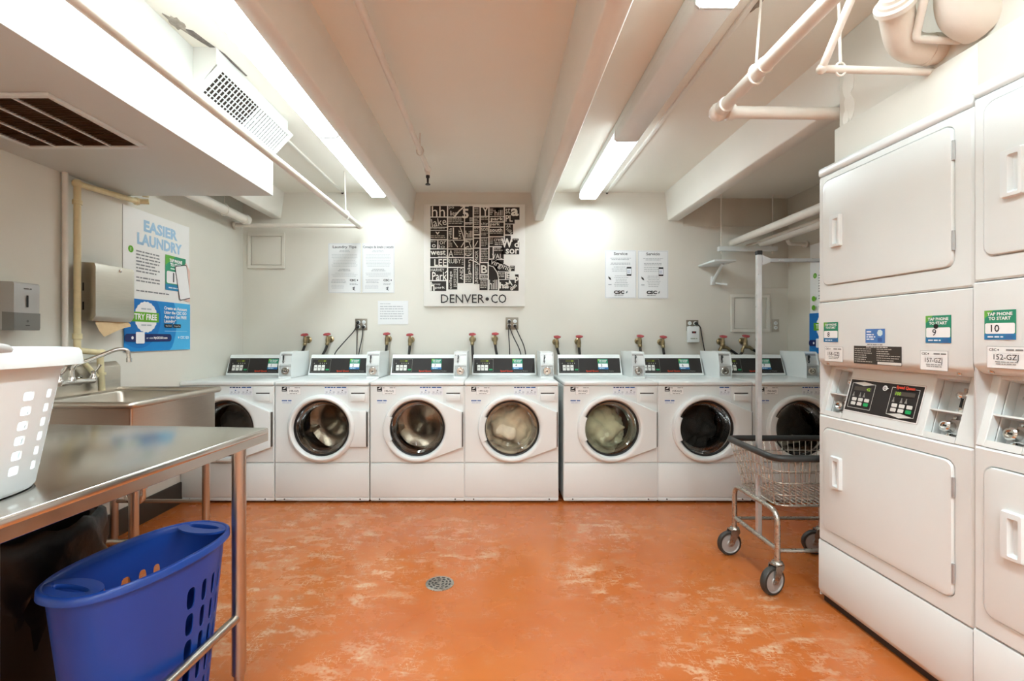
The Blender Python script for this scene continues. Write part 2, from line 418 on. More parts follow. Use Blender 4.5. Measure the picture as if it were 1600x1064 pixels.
for i, (a, b) in enumerate(((2.875, 4.105), (1.64, 2.87), (.405, 1.635), (-.83, .4), (-2.06, -.835), (-3.3, -2.065), (-4.53, -3.305))):  # last two are unseen, added behind the camera for more frontal light
    fixture(LX, a, b, .132, (.68, .78, 1.0, 1.2, 1.2, 1.2, 1.2)[i], ('lit fluorescent light of the long row, ending at the back wall', 'lit fluorescent light of the long row, beside the tilted air register', 'lit fluorescent light of the long row, third from the back wall', 'lit fluorescent light of the long row, fourth from the back wall', 'lit fluorescent light of the long row, fifth from the back wall', 'unseen fluorescent light added to the long row for frontal light, sixth from the back wall', 'unseen fluorescent light added to the long row for frontal light, seventh from the back wall')[i])
for a, b, lit, lb in ((2.93, 4.16, .72, 'lit fluorescent light near the service notices, alone at the back'), (1.75, 2.928, 0, 'unlit white fluorescent fixture between two lit ones'), (.52, 1.746, 1.0, 'lit fluorescent light cut off by the top of the picture'), (-.72, .515, 1.2, 'lit fluorescent light over the photographer, in the shorter row'), (-1.96, -.725, 1.2, 'lit fluorescent light of the shorter row, fifth from the back wall'), (-3.2, -1.965, 1.2, 'unseen fluorescent light added to the shorter row for frontal light, sixth from the back wall'), (-4.44, -3.205, 1.2, 'unseen fluorescent light added to the shorter row for frontal light, seventh from the back wall')):  # last two likewise unseen, added to light the washer fronts
    fixture(.81, a, b, .152, lit, lb)

# ------------------------------------------------------------------ air grilles
t = empty('return_grille', (-1.85, 1.92, 2.075), 'square brown-slatted return air grille under the soffit', 'air grille')
def ring_frame(mb, x0, x1, y0, y1, z0, z1, wd):
    for b in ((x0, x1, y0, y0+wd), (x0, x1, y1-wd, y1), (x0, x0+wd, y0+wd, y1-wd), (x1-wd, x1, y0+wd, y1-wd)): mb.box(*b, z0, z1, bev=.002, seg=1)
mb = MB(); ring_frame(mb, -.275, .262, -.24, .24, -.012, 0, .022); obj('frame', mb, white2, t)
mb = MB(); mb.box(-.26, .25, -.225, .225, -.0015, -.0005); obj('backing', mb, brown, t)
for i in range(3):
    x = -.14+i*.125
    cobj('rgbar', 'divider_bar', lambda q: q.box(-.004, .004, -.22, .22, -.011, -.002), white2, t, (x, 0, 0))
for i in range(30):
    cobj('rgslat', 'slat', lambda q: q.poly([(-.253, -.004, -.009), (.24, -.004, -.009), (.24, .006, -.002), (-.253, .006, -.002)]), mat('slat_brown', '9a826c', .5, noise=.05), t, (0, -.212+i*.0146, 0))
t = empty('supply_register', (-1.372, 2.515, 2.325), 'white tilted supply air register with vertical fins high on the soffit', 'air grille')
mb = MB(); mb.prism([(0, -.015), (.105, .118), (.105, .195), (0, .195)], lambda p, d: (p[0], d, p[1]), -.37, .37); obj('duct_box', mb, soffm, t)
sl = Vector((.122, 0, .13)).normalized(); nrm = Vector((.73, 0, -.685)); nrm = (Vector((0, 1, 0)).cross(sl)).normalized()
F = frame((.005, -.378, -.008), (0, 1, 0), sl)
if F.col[2][0] < 0: F = frame((.005, .378, -.008), (0, -1, 0), sl)
def reg_box(q, u0, u1, v0, v1, n0, n1, bev=0): q.M = F; q.box(u0, u1, v0, v1, n0, n1, bev=bev, seg=1)
mb = MB()
for b in ((0, .756, 0, .024), (0, .756, .154, .178), (0, .026, .024, .154), (.73, .756, .024, .154)): reg_box(mb, *b, 0, .012, .002)
obj('frame', mb, white2, t)
mb = MB(); reg_box(mb, .02, .736, .02, .158, -.001, .0005); obj('backing', mb, cavity, t)
for i in range(5):
    mb = MB(); reg_box(mb, .02, .736, .036+i*.026, .041+i*.026, .001, .003); obj('rear_blade', mb, white2, t)
nf = 27
for i in range(nf):
    u = .034+i*(.69/(nf-1)); th = .25 if i < 13 else .0
    mb = MB(); mb.M = F @ Matrix.Translation((u, .089, .007)) @ Matrix.Rotation(th, 4, 'Y')
    mb.box(-.0098 if i >= 13 else -.006, .0098 if i >= 13 else .006, -.066, .066, -.0007, .0007); obj('fin', mb, white2, t)
mb = MB(); reg_box(mb, .40, .412, .084, .096, .012, .02, .002); obj('damper_lever', mb, white2, t)

# ------------------------------------------------------------------ overhead pipes
def pipe(name, pts, r, m, label, n=14, fil=.0, fittings=(), rods=(), cat='pipe'):
    t = empty(name, pts[0], label, cat)
    o = Vector(pts[0]); P = [Vector(p)-o for p in pts]
    mb = MB(); mb.tube(fillet(P, fil) if fil else P, r, n); obj('pipe_run', mb, m, t, angle=60)
    for q, rr, l, ax in fittings:
        mb = MB(); q = Vector(q)-o
        if ax is None: mb.lathe([(0, -rr), (rr*.6, -rr*.8), (rr*.95, -rr*.3), (rr*.95, rr*.3), (rr*.6, rr*.8), (0, rr)], q, (0, 0, 1), 14)
        else: mb.lathe([(rr*.9, -l), (rr, -l*.9), (rr, l*.9), (rr*.9, l)], q, ax, 16, 0, True, True)
        obj('fitting', mb, m, t, angle=50)
    for q, top, rr in rods:
        q = Vector(q)-o; mb = MB(); mb.tube([(q.x+rr[1], q.y, q.z+rr[0]), (q.x+rr[2], q.y, top-o.z)], .005, 6)
        k = rr[0]; mb.tube([(q.x+k*math.sin(a)*.8, q.y, q.z+k*math.cos(a)*1.05) for a in [2*PI*i/14 for i in range(14)]], .004, 6, closed=True)
        obj('hanger_rod', mb, m, t)
    return t
pipe('overhead_pipe', [(-1.245, YF+.05, 2.172), (-1.185, 4.11, 2.172)], .021, pipew, 'long thin white pipe running past the soffit toward the back wall', fittings=(((-1.185, 4.11, 2.172), .03, .02, None),), rods=(((-1.19, 3.75, 2.172), ZC, (.035, 0, -.01)),))
pipe('cross_pipe', [(-1.185, 4.12, 2.172), (-2.28, 4.12, 2.18)], .018, pipew, 'short white pipe crossing under the ceiling above the small access panel', fittings=(((-2.27, 4.12, 2.18), .032, .008, (1, 0, 0)),))
pipe('wall_pipe', [(-2.15, 2.4, 2.22), (-2.15, 4.08, 2.215)], .036, pipew, 'thick white pipe along the left wall behind the soffit end', fittings=(((-2.15, 4.06, 2.215), .044, .03, (0, 1, 0)),), rods=(((-2.15, 3.75, 2.215), ZC, (.045, 0, 0)),))
t = pipe('sprinkler_pipe', [(-.505, YF+.05, 2.405), (-.488, 3.39, 2.405)], .0165, pipew, 'slim painted sprinkler pipe with a dark head near the canvas', fittings=(((-.488, 3.39, 2.405), .026, .02, None), ((-.488, 3.39, 2.375), .016, .012, (0, 0, 1))), rods=(((-.489, 3.05, 2.405), ZC, (.028, .0, 0)),))
mb = MB(); mb.lathe([(.014, 0), (.014, -.018), (.008, -.022), (.007, -.055), (.012, -.06), (.018, -.064), (.018, -.068), (0, -.069)], (-.488+.505, 3.39-YF-.05, -.04), (0, 0, 1), 16, 0, True); obj('sprinkler_head', mb, dark, t)
pipe('overhead_pipe', [(1.005, YF+.05, 2.222), (1.005, 2.14, 2.222), (1.75, 2.15, 2.218)], .027, pipew, 'thick white pipe turning a corner toward the partition above the dryers', fil=.02, fittings=(((1.005, 2.14, 2.222), .042, .02, None), ((1.005, 2.08, 2.222), .034, .02, (0, 1, 0)), ((1.06, 2.141, 2.222), .034, .015, (1, 0, 0)), ((1.005, 1.77, 2.222), .031, .006, (0, 1, 0))), rods=(((1.005, 1.83, 2.222), ZC, (.036, 0, .02)),))
pipe('drain_pipe', [(1.53, 1.655, 2.132), (1.135, 1.65, 2.14), (1.13, 1.28, 2.52)], .0125, pipew, 'thin white pipe bending up from the partition to the ceiling', fil=.01, fittings=(((1.135, 1.65, 2.14), .018, .02, None),), rods=(((1.20, 1.65, 2.139), ZC, (.022, 0, -.01)),))
t = pipe('insulated_pipe', [(1.53, 1.63, 2.195), (1.395, 1.625, 2.195), (1.29, 1.53, 2.275)], .047, wrap, 'fat cloth-wrapped white pipe bent upward out of the partition', fil=.07, fittings=(((1.49, 1.629, 2.195), .051, .012, (1, 0, 0)),), n=18)
mb = MB(); mb.lathe([(.05, 0), (.056, .004), (.056, .02), (.045, .024), (.044, .034), (.034, .036), (.033, .048), (0, .05)], (-.236, -.096, .077), (-.095, -.09, .07), 24, 0, True); obj('cap', mb, pipew, t)
pipe('insulated_elbow', [(1.53, 1.49, 2.20), (1.47, 1.485, 2.22), (1.43, 1.46, 2.29), (1.43, 1.40, 2.36), (1.45, 1.33, 2.5)], .066, wrap, 'bulging white insulated elbow at the top edge above the dryers', fil=.05, n=18)
pipe('thin_pipe', [(1.53, 1.555, 2.178), (1.375, 1.553, 2.183), (1.335, 1.47, 2.28), (1.32, 1.43, 2.52)], .0115, pipew, 'thin white pipe between the wrapped pipe and the bulging elbow', fil=.015)
# alcove pipes on a hung strut
t = empty('pipe_hanger', (2.22, 4.18, 1.985), 'white strut hung on two rods under the alcove pipes', 'pipe hanger')
boxobj('strut', (-.26, .258, -.02, .02, -.02, .02), white2, t, bev=.003)
for x in (-.232, .222):
    mb = MB(); mb.tube([(x, 0, -.045), (x, 0, .48)], .006, 8); obj('rod', mb, pipew, t)
    mb = MB(); mb.lathe([(.012, -.034), (.012, -.02)], (x, 0, 0), (0, 0, 1), 6, 0, True, True); obj('nut', mb, pipew, t)
pipe('alcove_pipe', [(2.094, 4.22, 2.041), (2.094, 2.13, 2.041)], .031, pipew, 'bright white pipe coming out of the alcove, highest of three', fittings=(((2.094, 4.2, 2.041), .034, .012, (0, 1, 0)),))
pipe('alcove_tube', [(2.235, 4.22, 2.018), (2.235, 2.13, 2.018)], .013, pipew, 'thin tube between the two alcove pipes')
pipe('alcove_pipe', [(2.375, 4.22, 2.044), (2.375, 2.13, 2.044)], .037, pipew, 'greyish thick alcove pipe on the strut nearest the wall poster')
pipe('branch_pipe', [(2.40, 3.9, 2.01), (2.44, 3.95, 1.985), (2.645, 4.03, 1.995)], .014, pipew, 'short bent pipe from the alcove pipes into the right wall', fil=.03, fittings=(((2.63, 4.025, 1.995), .03, .008, (1, .2, 0)),))
# cream gas pipe and grey riser on the left wall
pipe('gas_pipe', [(-2.19, 2.99, 2.06), (-2.245, 2.96, 2.055), (-2.25, 2.545, 2.03), (-2.25, 2.545, 1.135), (-2.225, 2.66, 1.12), (-2.222, 2.67, .905)], .0165, pipec, 'cream painted pipe framing the paper towel dispenser', fil=.02,
     fittings=(((-2.25, 2.545, 2.03), .025, .02, None), ((-2.25, 2.545, 1.93), .022, .012, (0, 0, 1)), ((-2.25, 2.545, 1.21), .022, .015, (0, 0, 1)), ((-2.245, 2.96, 2.055), .025, .02, None), ((-2.222, 2.668, 1.115), .024, .02, None), ((-2.222, 2.67, 1.0), .02, .008, (0, 0, 1)), ((-2.205, 2.98, 2.1), .018, .012, (0, 0, 1))))
pipe('gas_branch_pipe', [(-2.24, 2.53, 1.115), (-2.215, 2.625, .985)], .014, pipec, 'short slanted cream pipe behind the faucet')
pipe('riser_pipe', [(-2.275, 2.5, 2.075), (-2.275, 2.5, 1.08)], .0135, pipew, 'pale vertical pipe beside the cream pipe on the left wall')

# ------------------------------------------------------------------ washers
ZL = .885
CZ = .546
def hull(pts):
    pts = sorted(set(pts)); 
    def half(ps):
        h = []
        for p in ps:
            while len(h) > 1 and (h[-1][0]-h[-2][0])*(p[1]-h[-2][1])-(h[-1][1]-h[-2][1])*(p[0]-h[-2][0]) <= 0: h.pop()
            h.append(p)
        return h
    a = half(pts); b = half(pts[::-1]); return a[:-1]+b[:-1]
def ray_poly(poly, th):
    d = (math.cos(th), math.sin(th)); best = 0
    for (x0, y0), (x1, y1) in zip(poly, poly[1:]+poly[:1]):
        ex, ey = x1-x0, y1-y0; den = d[0]*ey-d[1]*ex
        if abs(den) < 1e-12: continue
        tt = (x0*ey-y0*ex)/den; uu = (x0*d[1]-y0*d[0])/den
        if tt > 0 and -1e-6 <= uu <= 1+1e-6: best = max(best, tt)
    return best
def angles(n, corners):
    a = [2*PI*i/n for i in range(n)]
    for c in corners:
        t = math.atan2(c[1], c[0]) % (2*PI); i = min(range(n), key=lambda k: abs(a[k]-t)); a[i] = t
    return a
def washer_panel(q):
    cs = [(-.338, .851-CZ), (.338, .851-CZ), (.338, .297-CZ), (-.338, .297-CZ)]
    A = angles(72, cs)
    def L(k, y): return [(math.cos(a)*ray_poly(cs, a)*k, y, CZ+math.sin(a)*ray_poly(cs, a)*k) for a in A]
    def C(r, y): return [(math.cos(a)*r, y, CZ+math.sin(a)*r) for a in A]
    q.loft([L(1, .012), L(1, .003), L(.991, 0), C(.215, 0), C(.206, .01), C(.206, .05)])
def washer_shell(q):
    q.box(-.3415, -.336, .004, .655, .022, .853); q.box(.336, .3415, .004, .655, .022, .853)
    q.box(-.336, .336, .645, .655, .022, .853); q.box(-.336, .336, .02, .645, .022, .03); q.box(-.336, .336, .012, .02, .285, .30)
def washer_foot(q):
    for x in (-.28, .28):
        for y in (.06, .6): q.lathe([(.02, 0), (.02, .024)], (x, y, 0), (0, 0, 1), 12, 0, True, True)
    q.box(-.33, .33, .05, .06, .003, .03)
def washer_drum(q):
    q.lathe([(.206, .03), (.215, .05), (.215, .07)], (0, 0, CZ), (0, 1, 0), 40, 1)
    q.lathe([(.215, .07), (.245, .085), (.245, .40), (.2, .43), (.12, .435), (.06, .42), (.001, .415)], (0, 0, CZ), (0, 1, 0), 40, 0)
    for k in range(3):
        a0 = math.radians(70+120*k); M0 = q.M.copy(); q.M = Matrix.Translation((0, 0, CZ)) @ Matrix.Rotation(a0, 4, 'Y')
        q.prism([(-.035, -.243), (-.012, -.185), (.012, -.185), (.035, -.243)], lambda p, d: (p[0], d, p[1]), .1, .42, 0); q.M = M0
R_OUT = .242
def door_ring(q):
    tab = [(.327, .122), (.327, -.137)]
    P = hull([(R_OUT*math.cos(2*PI*i/120), R_OUT*math.sin(2*PI*i/120)) for i in range(120)]+tab)
    A = angles(120, tab)
    def H(k, y): return [(math.cos(a)*ray_poly(P, a)*k, y, CZ+math.sin(a)*ray_poly(P, a)*k) for a in A]
    def C(r, y): return [(math.cos(a)*r, y, CZ+math.sin(a)*r) for a in A]
    q.loft([H(1.0, 0), H(1.0, -.024), H(.993, -.031), H(.98, -.034), C(.232, -.037), C(.222, -.038), C(.212, -.034), C(.203, -.022), C(.2, -.005), C(.2, .03)])
def door_ring_round(q):
    A = angles(96, [])
    def C(r, y): return [(math.cos(a)*r, y, CZ+math.sin(a)*r) for a in A]
    q.loft([C(.244, 0), C(.244, -.02), C(.24, -.028), C(.232, -.035), C(.222, -.038), C(.212, -.034), C(.203, -.022), C(.2, -.005), C(.2, .03)])
    q.box(.2, .325, -.022, 0, CZ-.135, CZ+.128, bev=.004)
def door_handle(q):
    A = [math.radians(156+48*i/12) for i in range(13)]
    def arc(r, y): return [(math.cos(a)*r, y, CZ+math.sin(a)*r) for a in A]
    q.loft([arc(.236, -.02), arc(.236, -.0415), arc(.233, -.0435), arc(.198, -.0435), arc(.193, -.04), arc(.193, -.015)], cyc=False)
    for i in (0, -1): q.poly([l[i] for l in (arc(.236, -.02), arc(.236, -.0415), arc(.233, -.0435), arc(.198, -.0435), arc(.193, -.04), arc(.193, -.015))])
def door_glass(q):
    q.lathe([(.2, -.012), (.188, -.006), (.176, .02), (.168, .07), (.155, .098), (.12, .11), (.06, .114), (.001, .115)], (0, 0, CZ), (0, 1, 0), 48)
def door_bezel(q):
    q.lathe([(.201, -.014), (.199, -.018), (.192, -.016), (.187, -.006), (.189, .004)], (0, 0, CZ), (0, 1, 0), 64)
CONS = [(.535, ZL), (.53, ZL+.006), (.592, 1.05), (.60, 1.056), (.652, 1.056), (.655, 1.05), (.655, ZL)]
def console_body(q):
    def f(p, d):
        k = (p[1]-ZL)/.17; s = 1 if d > 0 else -1
        return (d - s*.008*k, p[0], p[1])
    q.prism(CONS, f, -.313, .226)
def coin_body(q):
    pr = [(.31, ZL), (.31, 1.0), (.33, 1.078), (.345, 1.085), (.60, 1.088), (.64, 1.088), (.64, ZL)]
    f = lambda p, d: (d, p[0], p[1])
    q.prism(pr, f, .2425, .3395)
    for x in (.2405, .338): q.prism([(.29, ZL), (.288, .99), (.312, 1.076), (.33, 1.09), (.64, 1.0905), (.64, ZL)], f, x, x+.004)
    q.box(.2425, .3395, .293, .315, .982, .988); q.box(.2425, .3395, .288, .315, ZL, .897)
def coin_plate_up(q):
    q.poly([(.2455, .3095, .99), (.337, .3095, .99), (.337, .3285, 1.074), (.2455, .3285, 1.074)])
    q.box(.268, .2715, .30, .318, 1.0, 1.062, mi=1); q.box(.262, .278, .302, .313, 1.012, 1.02, mi=0); q.tube([(.27, .314, 1.03), (.278, .302, 1.05), (.275, .31, 1.062)], .0025, 6, 1)
def coin_plate_low(q):
    q.box(.247, .336, .302, .311, .902, .978, bev=.003)
def coin_lock(q):
    q.lathe([(.032, 0), (.032, .008), (.028, .012), (.022, .012), (.021, .004), (.015, .004), (.014, .016), (0, .017)], (.29, .302, .938), (0, -1, 0), 20)
    q.box(.283, .297, .283, .29, .934, .942, mi=1)
def laundry(q, s=(.15, .1, .15), c=(0, .2, CZ-.02), seed=3, amp=.18):
    rn = random.Random(seed); ph = [(rn.uniform(2, 6), rn.uniform(0, 6), rn.uniform(1, 5), rn.uniform(0, 6)) for _ in range(5)]
    n, m = 60, 36; rows = []
    for j in range(m+1):
        v = PI*j/m; row = []
        for i in range(n):
            u = 2*PI*i/n; k = 1
            for a, b, c2, d in ph: k += amp/4*math.sin(round(a)*u+b)*math.sin(c2*v+d)*math.sin(v)
            k += amp*.16*math.sin(9*u+3*math.sin(2*v*3+seed))*math.sin(v)+amp*.12*math.sin(11*v+4*math.sin(3*u+seed))
            row.append((c[0]-s[0]*k*math.cos(v), c[1]-s[1]*k*math.sin(v)*math.cos(u), c[2]+s[2]*k*math.sin(v)*math.sin(u)))
        rows.append(row)
    q.loft(rows)
def washer_labels(ident, big, parent):
    M = frame((0, -.0006, 0), (1, 0, 0), (0, 0, 1))
    p = Print(); p.rect(-.292, .812, -.256, .845, '1f1e1e'); p.poly([(-.288, .828), (-.272, .842), (-.26, .84), (-.27, .83)], 'd8d8d6'); p.words(-.288, .817, -.26, 1, 1, .005, 'd8d8d6', 0)
    p.build('energy_label', parent, M)
    p = Print(); p.rect(-.2545, .788, -.154, .8455, 'a9abab'); p.rect(-.2535, .789, -.155, .8445, 'f0f0ee')
    p.text('CSC', -.251, .835, .0065, '4b4b4b', .02); p.words(-.2, .836, -.16, 1, 1, .005, '9a9a98', 0)
    p.text(ident, -.204, .809, .014, '5a5a58', .01, 'c', w=.066); p.words(-.235, .795, -.175, 1, 1, .004, '8c8c8a', 0)
    p.build('asset_label', parent, M)
    p = Print(); p.rect(-.294, .724, -.219, .752, 'e3e8ea'); p.words(-.292, .741, -.222, 1, 1, .008, '4c6ea8', 0); p.words(-.288, .727, -.225, 1, 1, .005, 'b9c4d6', .2)
    p.build('brand_strip', parent, M)
    for k, (a, b) in enumerate(((.02, .098), (.106, .183))):
        if not big and k == 0: continue
        p = Print(); p.rect(a-.003, .785, b+.002, .848, 'e8eaee'); p.words(a, .8375, b, 1, 1, .007, '2f5d9c' if k or not big == 2 else '223a6a', 0, seed=k+4)
        for i in range(3):
            p.rect(a+.006+i*.026, .802, a+.02+i*.026, .812, 'c3c6cc')
        p.disc(a+.042, .82, .005, '3c5f9a' if k == 0 else '4a4a4c', 8); p.words(a, .793, b, 1, 1, .004, 'b5b9c0', .3)
        p.build('instruction_sticker', parent, M)
def console_print(num, lit):
    p = Print(); W = .528
    p.rect(.006, .016, .522, .146, '2c2927'); p.line([(.006, .016), (.522, .016), (.522, .146), (.006, .146), (.006, .016)], .0025, '5b5957')
    p.line([(.014, .026), (.172, .026), (.172, .138), (.014, .138), (.014, .026)], .0016, '8f8e88')
    p.rect(.064, .113, .138, .13, '4a4a20'); p.text(lit, .128, .116, .011, '9fbf2a', .02, 'r')
    p.poly([(.03, .096), (.042, .096), (.036, .106)], '8f8e88')
    for i in range(4): p.rect(.082+i*.018, .096, .087+i*.018, .104, 'b0b0a8')
    for i in range(3): p.rr(.038+i*.032, .036, .064+i*.032, .085, .003, 'dedcd6'); p.words(.042+i*.032, .058, .06+i*.032, 1, 1, .006, '6a6a66', 0, seed=i)
    p.rr(.138, .038, .166, .05, .002, '2f9d68')
    p.text('Speed Queen', .232, .026, .0125, 'd0452c', .03, 'l', w=.105)
    p.text('Commercial Washer', .345, .027, .0085, '9a9894', .0, 'l', w=.12)
    return p
def washer(num, xc, ident, label, lit='00', round_door=False, big=1):
    t = empty('washer', (xc, 3.44, 0), label, 'washer', 'coin-operated front-load washers along the back wall')
    cobj('wshell', 'body', washer_shell, white2, t); cobj('wfoot', 'feet', washer_foot, dark, t)
    fp = cobj('wpanel', 'front_panel', washer_panel, white, t, angle=30)
    cobj('wlow', 'lower_panel', lambda q: q.box(-.338, .338, 0, .014, .042, .2875, bev=.004), white, t)
    kp = cobj('wkick', 'kick_strip', lambda q: q.box(-.338, .338, .003, .02, .016, .0405, bev=.003), white2, t)
    for x in (-.275, .275): cobj('wscrew', 'screw', lambda q: q.lathe([(.006, 0), (.005, .003), (0, .0032)], (0, .003, .028), (0, -1, 0), 8), gasket, kp, (x, 0, 0))
    cobj('wlid', 'top_lid', lambda q: q.box(-.3415, .3415, -.012, .655, .8535, ZL, bev=.011, seg=3), white, t)
    cobj('wdrum', 'drum', washer_drum, [drumm, gasket], t)
    d = cobj('wdoorR' if round_door else 'wdoor', 'door', door_ring_round if round_door else door_ring, white, t, angle=28)
    cobj('wglass', 'door_glass', door_glass, glass, d); cobj('wbezel', 'bezel', door_bezel, dark, d)
    if not round_door: cobj('wdh', 'door_handle', door_handle, white2, d)
    cobj('whinge', 'hinge', lambda q: q.box(.3272, .333, -.024, -.002, CZ-.132, CZ+.118, bev=.001), gasket, d)
    dd = cobj('wdisp', 'dispenser_drawer', lambda q: q.box(.19, .334, -.0035, .003, .73, .843, bev=.002), white, t)
    cobj('wdisph', 'drawer_handle', lambda q: (q.box(.209, .314, -.013, 0, .742, .793, bev=.005), q.box(.212, .311, -.0045, 0, .795, .803, mi=1)), [white, gasket], dd)
    washer_labels(ident, big, fp)
    c = cobj('wcons', 'console', console_body, white, t)
    sv = Vector((0, .062, .159)); n = Vector((0, -.159, .062)).normalized()
    console_print(num, lit).build('control_panel', c, frame(Vector((-.308, .53, ZL+.006))+n*.0006, (1, 0, 0), sv))
    p = Print(); tap_sticker(p, .335, .046, .085, .092, num); p.build('tap_sticker', c, frame(Vector((-.308, .53, ZL+.006))+n*.004, (1, 0, 0), sv))
    m = cobj('wcoin', 'coin_meter', coin_body, white, t)
    cobj('wcoinu', 'coin_slot', coin_plate_up, [grey, dark], m); cobj('wcoinl', 'lock_plate', coin_plate_low, greyl, m); cobj('wcoink', 'lock', coin_lock, [chrome, dark], m)
    return t
WX = (-1.953, -1.263, -.572, .112, .833, 1.5175, 2.205)
ident = ('147-GZJ', '148-GZJ', '146-GZJ', '149-GZJ', '151-GZJ', '154-GZJ', '156-GZJ')
wl = ('white front-load washer numbered 1 in the corner behind the sink', 'white front-load washer numbered 2 with a round door and square hinge', 'white front-load washer numbered 3 with an empty steel drum under the notices',
      'white front-load washer numbered 4 holding cream laundry, below the canvas', 'white front-load washer numbered 5 holding pale green laundry', 'white front-load washer numbered 6 with dark laundry inside', 'white front-load washer behind the wire cart, last in the row')
for i, x in enumerate(WX):
    washer('1234567'[i], x, ident[i], wl[i], ('00', '32', '00', '28', '00', '19', '00')[i], i == 1, (2, 1, 1, 2, 2, 0, 1)[i])
def load(i, col, label, s, c, seed, amp=.4, name='laundry_load'):
    mb = MB(); laundry(mb, s, c, seed, amp)
    o = obj(name, mb, mat('cloth_'+col, col, .8, noise=.25, nscale=9, bump=.6, bscale=24), None, (WX[i], 3.44, 0), angle=80)
    tagp(o, label, 'laundry', 'laundry inside the washers')
load(3, 'efe4c8', 'cream laundry pressed against the window of washer 4', (.2, .1, .185), (0, .225, CZ-.035), 5)
load(4, 'dde4c4', 'pale green laundry tumbling in the window of washer 5', (.175, .1, .17), (-.03, .23, CZ-.06), 9)
load(5, '2b2a29', 'black clothes filling the window of washer 6', (.19, .1, .18), (-.02, .24, CZ-.03), 11)
load(6, '1d1d1d', 'black clothes seen through the wire cart in the last washer', (.2, .1, .17), (.01, .24, CZ-.05), 14)
load(6, 'b9b4a6', 'light cloth at the bottom of the last washer window', (.12, .045, .045), (-.02, .17, CZ-.115), 21)
load(0, '35312e', 'dark clothes in the corner washer window behind the sink', (.16, .1, .15), (-.02, .24, CZ-.05), 17)

# ------------------------------------------------------------------ stacked dryers
DW = .683
def rp3(l, y): return [(a, y, b) for a, b in l]
def front_with_hole(q, x0, x1, z0, z1, h, r):
    o = rrect(x0, x1, z0, z1, .004); o2 = rrect(x0+.006, x1-.006, z0+.006, z1-.006, .004); hh = rrect(*h, r); h2 = rrect(h[0]+.004, h[1]-.004, h[2]+.004, h[3]-.004, r-.004)
    q.loft([rp3(o, .02), rp3(o, .006), rp3(o2, 0), rp3(hh, 0), rp3(h2, .006), rp3(h2, .016)])
def door_slab(q, x0, x1, z0, z1, r):
    a = rrect(x0, x1, z0, z1, r); b = rrect(x0+.003, x1-.003, z0+.003, z1-.003, r-.003); c = rrect(x0+.012, x1-.012, z0+.012, z1-.012, r-.012)
    q.loft([rp3(a, .014), rp3(a, -.002), rp3(b, -.006), rp3(c, -.0075)], cap1=True)
def pull(q):
    a = rrect(-.03, .03, -.07, .07, .006); b = rrect(-.027, .027, -.067, .067, .006); c = rrect(-.008, .02, -.058, .052, .004); d = rrect(-.002, .018, -.05, .046, .004)
    q.loft([rp3(a, 0), rp3(a, -.006), rp3(b, -.014), rp3(c, -.015), rp3(d, -.002)], cap1=True)
def dryer_shell(q):
    q.box(0, .004, .006, .70, .03, 1.93); q.box(DW-.004, DW, .006, .70, .03, 1.93); q.box(0, DW, .69, .70, .03, 1.93)
    q.box(.004, DW-.004, .0165, .022, .28, .855, mi=1); q.box(.004, DW-.004, .0165, .022, 1.36, 1.93, mi=1)  # backing darkened, shade of the door grooves put into its colour
    q.box(.02, DW-.02, .03, .6, 0, .03)
FAS = [(.30, 1.361), (.004, 1.361), (0, 1.357), (0, 1.115), (.003, 1.102), (.012, 1.09), (.03, 1.078), (.06, 1.074), (.30, 1.074)]
DB, DT = Vector((0, .004, .856)), Vector((0, .062, 1.074))     # control section, leaning back
DS = (DT-DB); DL = DS.length
DF = frame(DB, (1, 0, 0), DS)        # u = x, v = up the slope, n = out
def dryer_console(q):
    q.M = DF
    for (a, b) in ((.0015, .028), (.128, .505), (.618, DW-.0015)): q.box(a, b, 0, DL, -.03, 0, bev=.002, seg=1)
    for (a, b) in ((.028, .128), (.505, .618)):
        q.box(a, b, 0, .022, -.05, 0); q.box(a, b, DL-.012, DL, -.05, 0)
        q.box(a, b, .1, .106, -.06, -.004); q.box(a, b, 0, DL, -.066, -.06, mi=1); q.box(a, a+.004, 0, DL, -.06, -.03); q.box(b-.004, b, 0, DL, -.06, -.03)
def coin_mech(q, cx):
    q.M = DF
    q.box(cx-.006, cx+.006, .118, .195, -.06, -.052, bev=.002, mi=0); q.box(cx-.003, cx+.003, .122, .168, -.053, -.049, mi=1)
    q.lathe([(.011, 0), (.012, .012), (.006, .018), (0, .019)], (cx-.006, .168, -.055), (0, 0, 1), 14); q.lathe([(.011, 0), (.012, .01), (0, .014)], (cx+.007, .17, -.055), (0, 0, 1), 14)
    q.lathe([(.012, 0), (.013, .006), (0, .009)], (cx, .114, -.055), (0, 0, 1), 14)
def coin_lock2(q, cx):
    q.M = DF
    q.box(cx-.018, cx+.045, .03, .085, -.06, -.045, bev=.006, mi=1)
    q.lathe([(.02, 0), (.02, .022), (.015, .026), (.011, .026), (.011, .02), (0, .02)], (cx-.01, .055, -.045), (0, 0, 1), 18)
    q.box(cx-.014, cx-.004, .052, .058, -.027, -.02, mi=2); q.lathe([(.006, 0), (.006, .006), (0, .007)], (cx-.01, .09, -.058), (0, 0, 1), 10)
    q.lathe([(.007, 0), (.007, .01), (0, .012)], (cx-.01, .024, -.05), (0, 0, 1), 10)
